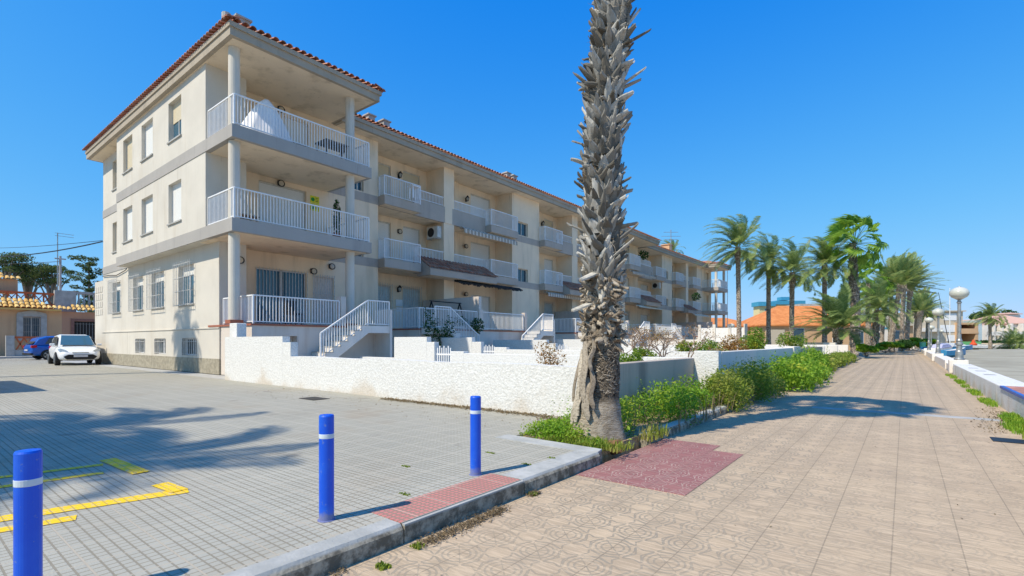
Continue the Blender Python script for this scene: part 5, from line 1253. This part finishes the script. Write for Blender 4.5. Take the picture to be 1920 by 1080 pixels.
# ------------------------------------------------------------ cars
def car(name, label, loc, rz, paint, L=4.05, Wd=1.70, H=1.49, plate=True):
    t = thing(name, label, 'car', loc, 'cars parked by the end wall', local=True, rz=rz)
    hw = Wd/2
    # stations along x (front = +): x, floor z, beltline z, half-width, (cabin roof z)
    st = [(-2.0, .42, .78, .66), (-1.93, .28, .93, .78), (-1.7, .22, .97, .82), (-1.2, .2, .97, hw), (-.4, .2, .95, hw), (.4, .2, .93, hw), (.95, .2, .92, hw), (1.35, .2, .84, .83), (1.7, .21, .76, .78), (1.92, .25, .66, .68), (2.03, .34, .52, .52)]
    k = L/4.03; b = MB(); n = 12; vs = []
    for x, z0, z1, w_ in st:
        h = z1-z0; vs += [(x*k, w_*s_, z0+h*zf) for s_, zf in ((-.80, 0), (-.96, .14), (-1.0, .42), (-.985, .72), (-.90, .93), (-.6, 1.03), (.6, 1.03), (.90, .93), (.985, .72), (1.0, .42), (.96, .14), (.80, 0))]
    fs = [(i*n+j, (i+1)*n+j, (i+1)*n+(j+1) % n, i*n+(j+1) % n) for i in range(len(st)-1) for j in range(n)]
    fs += [tuple(range(n)), tuple(range((len(st)-1)*n+n-1, (len(st)-1)*n-1, -1))]
    b.add(vs, fs); body = b.build('body', paint, t, smooth=True); sd_ = body.modifiers.new('s', 'SUBSURF'); sd_.levels = sd_.render_levels = 2
    # cabin
    cab = [(-1.86, .94, .70, .93), (-1.62, .95, .66, 1.32), (-1.25, .95, .63, H-.02), (-.5, .94, .62, H+.01), (.1, .93, .60, H-.03), (.42, .92, .62, 1.32), (1.08, .89, .70, .90)]
    g = MB(); vs = []
    for x, zb, w_, zt in cab: vs += [(x*k, -(.74 if zb < zt-.1 else w_), zb-.03), (x*k, -w_, zt-.06 if zt-zb > .2 else zt-.01), (x*k, -w_*.8, zt), (x*k, w_*.8, zt), (x*k, w_, zt-.06 if zt-zb > .2 else zt-.01), (x*k, (.74 if zb < zt-.1 else w_), zb-.03)]
    fs = [(i*6+j, (i+1)*6+j, (i+1)*6+j+1, i*6+j+1) for i in range(len(cab)-1) for j in range(5)]+[(0, 1, 2, 3, 4, 5), tuple(range((len(cab)-1)*6+5, (len(cab)-1)*6-1, -1))]
    g.add(vs, fs); g.build('cabin', paint, t, smooth=False, bevel=.03)
    gl = MB(); c5, c6 = cab[5], cab[6]; c4 = cab[4]
    # windscreen slightly proud
    gl.quad((c6[0]*k-.02, -.64, .945), (c6[0]*k-.02, .64, .945), (c4[0]*k+.16, .53, H-.065), (c4[0]*k+.16, -.53, H-.065))
    for i in range(4): gl.v[-1-i] = (gl.v[-1-i][0]+.03, gl.v[-1-i][1], gl.v[-1-i][2]+.028)
    gl.build('windscreen', M['bglass'], t)
    r = MB(); r.quad((-1.885*k, .6, .98), (-1.885*k, -.6, .98), (-1.33*k, -.52, H-.07), (-1.33*k, .52, H-.07))
    r.v = [(x-.03, y, z+.02) for x, y, z in r.v]; r.build('rear_window', M['glass'], t)
    for s_ in (-1, 1):
        w1 = MB()
        for pts in ([(-.3, .97), (.82, .96), (.30, H-.12), (-.3, H-.09)], [(-1.35, .99), (-.36, .97), (-.36, H-.09), (-1.12, H-.12)]):
            w1.add([(x*k, s_*(.752-.125*(z-.94)/.5+.012), z) for x, z in pts], [(0, 1, 2, 3) if s_ < 0 else (3, 2, 1, 0)])
        w1.build('side_windows', M['glass'], t)
        mr = MB(); mr.box(.62*k, .74*k, s_*.80, s_*.99, .93, 1.05); mr.build('mirror', paint, t, bevel=.03)
    for wx in (-1.24, 1.27):
        for s_ in (-1, 1):
            c = (wx*k, s_*(hw-.10), .30); ty = MB(); ty.tube([(c[0], c[1]-s_*.08, .3), (c[0], c[1]-s_*.02, .3), (c[0], c[1]+s_*.10, .3), (c[0], c[1]+s_*.115, .3)], [.30, .305, .305, .27], 26); w_ = ty.build('wheel', M['black'], t)
            rm = MB(); rm.tube([(c[0], c[1]+s_*.10, .3), (c[0], c[1]+s_*.120, .3)], [.20, .19], 20)
            w_r = rm.build('rim', M['dark'], w_); rm = MB(); rm.tube([(c[0], c[1]+s_*.115, .3), (c[0], c[1]+s_*.135, .3)], .05, 10)
            for q in range(5):
                a = q*1.2566; rm.bar((c[0], c[1]+s_*.128, .3), (c[0]+.19*math.cos(a), c[1]+s_*.128, .3+.19*math.sin(a)), .02, .05)
            rg = [(c[0]+.2*math.cos(a), c[1]+s_*.125, .3+.2*math.sin(a)) for a in [6.283*q/20 for q in range(21)]]; rm.tube(rg, .014, 5, cap=False); rm.build('spokes', M['galv'], w_)
            ar = MB(); pr = []
            ar.tube([(c[0]+.33*math.cos(a), s_*(hw-.012), .3+.33*math.sin(a)) for a in [3.1416*q/12 for q in range(13)]], .012, 5); ar.build('wheel_arch', M['black'], t)
            ah = MB(); ah.extr([(c[0]+.335*math.cos(a), .3+.335*math.sin(a)) for a in [math.pi*q/14-.25+.5*q/14*0 for q in range(15)]], 1, s_*(hw-.25), s_*(hw-.004)); ah.build('wheel_well', M['black'], t)
    fx = 2.03*k
    for s_ in (-1, 1):
        hl = MB(); hl.add([(fx-.10, s_*.44, .66), (fx-.20, s_*.60, .60), (fx-.34, s_*.765, .66), (fx-.46, s_*.80, .77), (fx-.32, s_*.70, .80), (fx-.20, s_*.55, .73)], [(0, 1, 2, 3, 4, 5) if s_ > 0 else (5, 4, 3, 2, 1, 0)])
        hl.v = [(x+.03, y, z+.015) for x, y, z in hl.v]; hl.build('headlight', M['headl'], t)
        fl_ = MB(); fl_.tube([(fx-.20, s_*.50, .36), (fx-.06, s_*.50, .36)], .055, 12); fl_.build('fog_light', M['galv'], t)
        tl = MB(); tl.box(-1.98*k, -1.72*k, s_*.60, s_*.785, .74, .90); tl.build('tail_light', M['redlight'], t, bevel=.03)
    gr = MB(); gr.extr([(-.62, .42), (-.45, .52), (.45, .52), (.62, .42), (.50, .29), (-.50, .29)], 0, fx-.16, fx+.012); gr.build('lower_grille', M['black'], t, bevel=.01)
    gr = MB(); gr.box(fx-.13, fx-.035, -.30, .30, .60, .625); gr.build('upper_grille', M['galv'], t)
    if plate: pl = MB(); pl.box(fx+.01, fx+.028, -.26, .26, .40, .50); pl.build('number_plate', M['platem'], t)
    pl = MB(); pl.box(-2.03*k, -2.0*k, -.26, .26, .55, .65); pl.build('rear_plate', M['platem'], t)
    bb = MB(); bb.box(-2.02*k, -1.9*k, -.75, .75, .3, .42); bb.build('rear_bumper', M['black'], t, bevel=.03)
    return t
M['headl'] = plain('headlight_glass', (.45, .47, .48), .1, .3, .2, 20); M['redlight'] = plain('red_lamp', (.45, .01, .02), .2); M['platem'] = plain('plate', (.55, .55, .58), .4)
wp = plain('white_car_paint', (.80, .80, .79), .22, 0, .03, spec=.6); bp = plain('blue_car_paint', (.01, .10, .42), .2, 0, .05, spec=.6)
car('parked_car', 'white hatchback facing the viewer, parked against the end wall of the apartments', (-33.15, 6.18, 0), math.radians(-4), wp)
car('parked_car', 'blue hatchback with a red tail light, half hidden behind the white one', (-43.2, 7.75, 0), math.radians(97), bp, 4.1)

# ------------------------------------------------------------ background beyond the yards
def house(name, label, px0, px1, d, zw, mat, depth=10, cat='house'):
    """box house facing the viewer, set in its own frame: local x to the right, y away"""
    c = far((px0+px1)/2, d, 0); t = thing(name, label, cat, c, local=True, rz=YAW); k = d/F; w_ = (px1-px0)*k/2
    m = MB(); m.box(-w_, w_, 0, depth, -.3, zw); m.build('wall', M[mat], t); return t, w_, k
def hwin(t, x0, x1, z0, z1, mat='glass', fr='white', name='window', d=0.0):
    m = MB(); m.box(x0, x1, -.06-d, -.0-d, z0, z1); o = m.build(name, M[fr], t); m = MB(); m.box(x0+.08, x1-.08, -.09-d, -.05-d, z0+.08, z1-.08); m.build('pane', M[mat], o); return o
def zz(py, d): return EYE+(640-py)*d/F
def hipr(t, x0, x1, y0, y1, z, sl_, mat='oroof', ov=.4):
    global T
    o_ = T; T = sl_; m = MB(); hip(m, x0-ov, x1+ov, y0-ov, y1+ov, z); m.box(x0-ov, x1+ov, y0-ov, y1+ov, z-.2, z-.01); T = o_
    return m.build('roof', M[mat], t)
M['bluep'] = plain('blue_paint', (.06, .30, .45), .6); M['yelp'] = plain('pale_yellow_wall', (.66, .56, .30), .9)
d = 80; t, w_, k = house('bungalow', 'bungalow with a big orange hipped roof behind the tall date palms', 1428, 1640, d, zz(610, d), 'ochre', 11)
hipr(t, -w_, w_, 0, 11, zz(609, d), .58); hwin(t, w_*-.46, w_*-.25, .1, zz(615, d)); hwin(t, w_*.25, w_*.42, .1, zz(618, d), 'glass'); hwin(t, w_*.6, w_*.8, .8, zz(620, d))
m = MB(); m.box(-w_*.93, -w_*.6, -.15, -.02, .2, zz(618, d)); m.build('garage_door', M['beige'], t)
d = 84; t, w_, k = house('bungalow', 'low orange-roofed wing at the end of the apartment building', 1290, 1424, d, zz(611, d), 'ochre', 8); hipr(t, -w_, w_, 0, 8, zz(611, d), .35)
d = 120; t, w_, k = house('apartment_house', 'pale yellow flats trimmed with bright blue, above the orange roof', 1424, 1506, d, zz(569, d), 'yelp', 3, 'building')
m = MB(); m.box(-w_-.5, -w_*.3, -.5, 3, zz(574, d), zz(566, d)); m.box(-w_*.3, w_*1.05, -.5, 3, zz(571, d), zz(564, d)); m.box(w_*.1, w_*.5, 1, 3, zz(562, d), zz(556, d)); m.build('blue_parapet', M['bluep'], t)
for a in (-.75, -.3, .1, .5): hwin(t, w_*a, w_*(a+.22), zz(596, d), zz(579, d), 'glass', 'bluep')
d = 105; t, w_, k = house('flat_house', 'white flat-roofed building edge behind the fan palms', 1500, 1560, d, zz(572, d), 'wplain', 8); m = MB(); m.box(-w_-.3, w_+.3, -.5, 8, zz(574, d), zz(570, d)); m.build('roof_slab', M['conc'], t)
d = 96; t, w_, k = house('white_house', 'white house with a thin blue band behind the palm row', 1596, 1672, d, zz(583, d), 'wplain', 9)
m = MB(); m.box(-w_-.05, w_+.05, -.06, .0, zz(617, d), zz(614, d)); m.build('blue_band', M['bluep'], t); hwin(t, w_*.2, w_*.42, zz(637, d), zz(624, d)); hwin(t, -w_*.6, -w_*.4, zz(637, d), zz(624, d)); hwin(t, w_*.4, w_*.6, zz(606, d), zz(592, d)); m = MB(); m.box(-w_-.3, w_+.3, -.4, 9, zz(584, d), zz(581, d)); m.build('roof_slab', M['wplain'], t)
d = 110; t, w_, k = house('orange_house', 'orange house with a flat beige roof seen between the palm trunks', 1668, 1712, d, zz(610, d), 'ochre', 9); m = MB(); m.box(-w_-.4, w_+.1, -.8, 9, zz(611, d), zz(601, d)); m.build('roof_slab', M['beige'], t); hwin(t, -w_*.6, -w_*.1, zz(636, d), zz(620, d)); hwin(t, w_*.3, w_*.6, zz(636, d), zz(620, d))
d = 118; t, w_, k = house('salmon_house', 'narrow salmon house with a pointed roof left of the beige terraced blocks', 1700, 1722, d, zz(622, d), 'salmon', 7); hipr(t, -w_, w_, 0, 7, zz(622, d), .9)
# beige stepped modern house
d = 115; t, w_, k = house('modern_house', 'beige stepped modern house with white roller shutters beyond the boats', 1724, 1792, d, zz(604, d), 'beige', 14)
def lx(px, c=1758): return (px-c)*k
m = MB(); m.box(lx(1751), lx(1809), .5, 14, zz(604, d), zz(583, d)); m.box(lx(1747), lx(1812), 0, 14, zz(584, d), zz(582, d)); m.build('upper_floor', M['beige'], t)
hwin(t, lx(1771), lx(1797), zz(601, d), zz(587, d), 'white', 'frame', d=-.5); hwin(t, lx(1762), lx(1794), zz(623, d), zz(609, d), 'white', 'frame'); hwin(t, lx(1774), lx(1796), zz(640, d), zz(628, d), 'white', 'frame')
m = MB()
for z in (605, 622): m.box(lx(1792), lx(1832), -.4, 12, zz(z, d)-.45, zz(z, d))
m.box(lx(1790), lx(1796), -.3, 12, 0, zz(605, d)); m.box(lx(1827), lx(1832), -.3, 12, 0, zz(605, d)); m.box(lx(1796), lx(1827), 4, 12, 0, zz(606, d)); m.box(lx(1794), lx(1831), -.35, -.25, zz(622, d), zz(616, d)); m.build('open_porch', M['ochre'], t)
m = MB(); m.box(lx(1722), lx(1760), -1.2, .0, zz(622, d), zz(615, d)); m.build('balcony', M['wplain'], t)
m = MB(); m.box(lx(1832), lx(1839), -.3, 8, 0, zz(600, d)); m.build('glass_stairwell', M['bluedoor'], t)
d = 120; 
for a, b, zt, zr, lab in ((1838, 1888, 609, 590, 'low house with a pale pink tiled roof behind the lone beach palm'), (1884, 1960, 606, 584, 'wide house with a pink tiled roof at the right edge')):
    t, w_, k = house('low_house', lab, a, b, d, zz(zt, d), 'wplain', 14); hipr(t, -w_, w_, 0, 14, zz(zt, d), .42, 'proof')
    for q in (-.75, -.35, .05, .45): hwin(t, w_*q, w_*(q+.25), zz(622, d), zz(613, d)); 
    m = MB(); m.box(-w_, w_, -1.5, -1.3, zz(629, d), zz(622, d)); 
    for q in (-.95, -.4, .2, .8): m.box(w_*q, w_*q+.3, -1.5, 0, 0, zz(zt, d)-.1)
    m.build('veranda', M['wplain'], t)
d = 135; t, w_, k = house('tower_house', 'small cream house top showing above the pink roofs', 1893, 1912, d, zz(590, d), 'wplain', 6); hipr(t, -w_, w_, 0, 6, zz(588, d), .2, 'proof')
for px, d, zt, wd, lab in ((1838, 140, 588, 34, 'dark tree crown peeking over the houses beyond the beach palm'), (1885, 140, 585, 38, 'dark tree crown behind the pink roof at the right')):
    k = d/F; x, y = fp(px, d); t = thing('tree', lab, 'tree', (x, y, 0)); mb = MB(); clump(mb, (x, y, zz(zt+8, d)), (wd*k/2, wd*k/2, 1.8), 900, .35, rr, .3); mb.build('crown', M['ivy'], t); mb = MB(); mb.tube([(x, y, 0), (x, y, zz(zt+8, d))], .3, 6); mb.build('trunk', M['bark'], t)
# hedges and beach-side wall
m = MB(); x0, y0 = fp(1838, 112); x1, y1 = fp(1960, 104)
def slab(p, q, z0, z1, th): m = MB(); p = Vector((p[0], p[1], (z0+z1)/2)); q = Vector((q[0], q[1], (z0+z1)/2)); m.bar(p, q, th, z1-z0); return m
tag(slab((x0, y0), (x1, y1), -.2, .75, .3).build('garden_wall', M['beige']), 'low beige garden wall before the pink-roofed houses', 'wall')
mb = MB()
for i in range(40):
    s_ = i/39; clump(mb, (x0+(x1-x0)*s_, y0+(y1-y0)*s_+1, .9), (1.3, 1, .55), 60, .22, rr)
tag(mb.build('hedge', M['ivy']), 'dark hedge showing over the low beige garden wall', 'hedge')
m = MB(); x0, y0 = fp(1800, 110); x1, y1 = fp(1840, 108); tag(slab((x0, y0), (x1, y1), -.1, 1.1, .1).build('green_fence', plain('green_mesh', (.10, .30, .12), .8)), 'green mesh fence by the beach below the open porch', 'fence')
# row of promenade end wall, path bits
m = MB(); x0, y0 = fp(1690, 86); x1, y1 = fp(1712, 78); tag(slab((x0, y0), (x1, y1), -.12, .35, .3).build('kerb_wall', M['wplain']), 'short white kerb wall slanting past the palm row', 'wall')
x0, y0 = fp(1722, 100); x1, y1 = fp(1745, 98); tag(slab((x0, y0), (x1, y1), -.12, 1.5, .4).build('garden_wall', M['ochre']), 'low peach wall behind the second and third lamps', 'wall')
# bin
x, y = fp(1730, 66); t = thing('litter_bin', 'dark green litter bin at the far end of the sea wall', 'bin', (x, y, -.12)); m = MB(); m.box(x-.32, x+.32, y-.35, y+.35, -.02, 1.0); m.build('bin_body', plain('green_bin', (.02, .14, .13), .5), t, bevel=.04); m = MB(); m.box(x-.34, x+.34, y-.37, y+.37, 1.0, 1.08); m.build('bin_lid', plain('green_lid', (.02, .10, .10), .5), t, bevel=.03)
# fence panels in the yards
def panel_fence(px0, px1, d, label, y_top, mat='wplain', n=3):
    a, b = fp(px0, d), fp(px1, d-3); t = thing('panel_fence', label, 'fence', (a[0], a[1], 0)); m = MB(); zt = zz(y_top, d)
    for i in range(n+1):
        s_ = i/n; x, y = a[0]+(b[0]-a[0])*s_, a[1]+(b[1]-a[1])*s_; m.box(x-.13, x+.13, y-.13, y+.13, 0, zt+.15)
    m.build('posts', M['wplain'], t)
    for i in range(n):
        s0, s1 = (i+.1)/n, (i+.9)/n; p = Vector((a[0]+(b[0]-a[0])*s0, a[1]+(b[1]-a[1])*s0, zt*.68)); q = Vector((a[0]+(b[0]-a[0])*s1, a[1]+(b[1]-a[1])*s1, zt*.68)); g = MB(); g.bar(p, q, .05, zt*.5); g.build('panel', M['white'], t)
    g = MB(); p = Vector((a[0], a[1], zt*.2)); q = Vector((b[0], b[1], zt*.2)); g.bar(p, q, .16, zt*.4); g.build('base_wall', M['gplain'], t)
panel_fence(1312, 1398, 48, 'white panel fence on a low wall below the end balconies', 612)
# balustrade
a, b = fp(1486, 42), fp(1572, 40); t = thing('balustrade', 'white balustrade across the yards before the orange-roofed bungalow', 'balustrade', (a[0], a[1], 0)); m = MB(); n = 30
for i in range(n+1):
    s_ = i/n; x, y = a[0]+(b[0]-a[0])*s_, a[1]+(b[1]-a[1])*s_; m.lathe((x, y, .45), [(.05, 0), (.075, .2), (.045, .5)], 6)
m.build('balusters', M['wplain'], t); m = MB()
for z in (.2, 1.0): m.bar((a[0], a[1], z), (b[0], b[1], z), .18, .12 if z > .5 else .5)
m.build('balustrade_rails', M['wplain'], t)
m = MB(); x, y = fp(1556, 38); m.box(x-.4, x+.4, y-.4, y+.4, -.1, 1.05); tag(m.build('gate_pillar', M['wplain'], bevel=.02), 'white square pillar beside the short bushy palm', 'pillar')
# boats
def boat(px, py, d, L, hull, label, ang=0, cover=None):
    x, y = fp(px, d); t = thing('boat', label, 'boat', (x, y, -.16), 'small boats drawn up on the beach', local=True, rz=YAW+math.radians(ang)); t.location.z = -.16
    m = MB(); n = 10; vs = []
    for i in range(n+1):
        s_ = i/n; w_ = L*.19*(1-max(0, s_-.45)**2*3.2) if s_ < 1 else .02; w_ = max(.02, w_); X = (s_-.5)*L; zt = .62+.28*s_**2
        vs += [(X, -w_, zt), (X, -w_*.85, .25+.1*s_), (X, 0, .08+.2*s_**3), (X, w_*.85, .25+.1*s_), (X, w_, zt)]
    m.add(vs, [(i*5+j, (i+1)*5+j, (i+1)*5+j+1, i*5+j+1) for i in range(n) for j in range(4)]+[(0, 1, 2, 3, 4)]); m.build('hull', hull, t, smooth=False)
    m = MB(); m.add([(v[0], v[1]*.97, v[2]-.05) for i, v in enumerate(vs) if i % 5 in (0, 4)], [(2*i, 2*i+1, 2*i+3, 2*i+2) for i in range(n)]); m.build('deck', M['wplain'], t)
    if cover:
        m = MB(); m.extr([(-L*.3, .6), (-L*.22, 1.0), (L*.1, 1.08), (L*.3, .75)], 1, -L*.12, L*.12); m.build('boat_cover', cover, t, bevel=.05)
    m = MB(); m.bar((-L*.2, -.05, .05), (-L*.2, .05, .05), L*.25, .12); m.bar((L*.2, -.05, .05), (L*.2, .05, .05), L*.2, .12); m.build('trestle', M['bark'], t)
    return t
wh = plain('boat_white', (.78, .78, .77), .3); bl = plain('boat_blue', (.05, .25, .45), .4); cov = plain('boat_cover_grey', (.42, .42, .58), .8); dbl = plain('dark_blue_cover', (.05, .08, .16), .7)
boat(1788, 0, 38, 2.2, bl, 'blue boat tucked behind the sea wall next to the nearest lamp', 10)
boat(1766, 0, 50, 3.6, wh, 'white boat with a lilac cover behind the second lamp', 25, cov)
boat(1782, 0, 62, 6.0, bl, 'pale blue-hulled boat right of the second lamp', 5, wh)
boat(1772, 0, 78, 5.5, wh, 'white motor boat with a dark cabin cover by the small distant lamp', 0, dbl)
boat(1840, 0, 96, 4.5, wh, 'little white boat on the sand right of the nearest lamp', 200)
boat(1905, 0, 92, 11, wh, 'long low white boat on the sand at the right edge', 4)
boat(1815, 0, 80, 4.5, wh, 'white boat partly hidden by the nearest lamp post', 170)
for px, d, z1_, lean, lab in ((1781, 60, 540, 0, 'tall thin white mast left of the nearest lamp'), (1764, 74, 548, -.9, 'thin dark leaning mast above the second lamp')):
    x, y = fp(px, d); m = MB(); m.tube([(x+1.0*(lean < 0), y, .3), (x+lean*.3, y, zz(z1_, d))], [.055, .03], 6); tag(m.build('boat_mast', M['white'] if lean == 0 else M['dark']), lab, 'mast')
x, y = fp(1825, 92); m = MB(); m.lathe((x, y, -.16), [(.28, 0), (.5, .3), (.55, .8), (.3, 1.1), (.12, 1.6)], 10); tag(m.build('marker_buoy', plain('orange_red', (.62, .08, .02), .6)), 'orange-red buoy standing on the sand', 'buoy')
m = MB(); x, y = fp(1822, 88); m.bar((x-4*CA, y-4*SA, -.05), (x+3.4*CA, y+3.4*SA, -.05), .5, .2); tag(m.build('seaweed_ridge', M['soil']), 'dark ridge of dried seaweed across the sand', 'seaweed')
# distant tree line closing the horizon
mb = MB(); r3 = random.Random(9)
for i in range(150):
    px = -250+i*15.5+r3.uniform(-5, 5); d = r3.uniform(170, 210); x, y = fp(px, d); clump(mb, (x, y, r3.uniform(1.5, 4)), (6, 6, r3.uniform(2, 3.5)), 60, .9, r3)
o = stuff(mb, 'treeline', 'pine', 'low distant tree line closing the horizon behind the houses', 'trees')
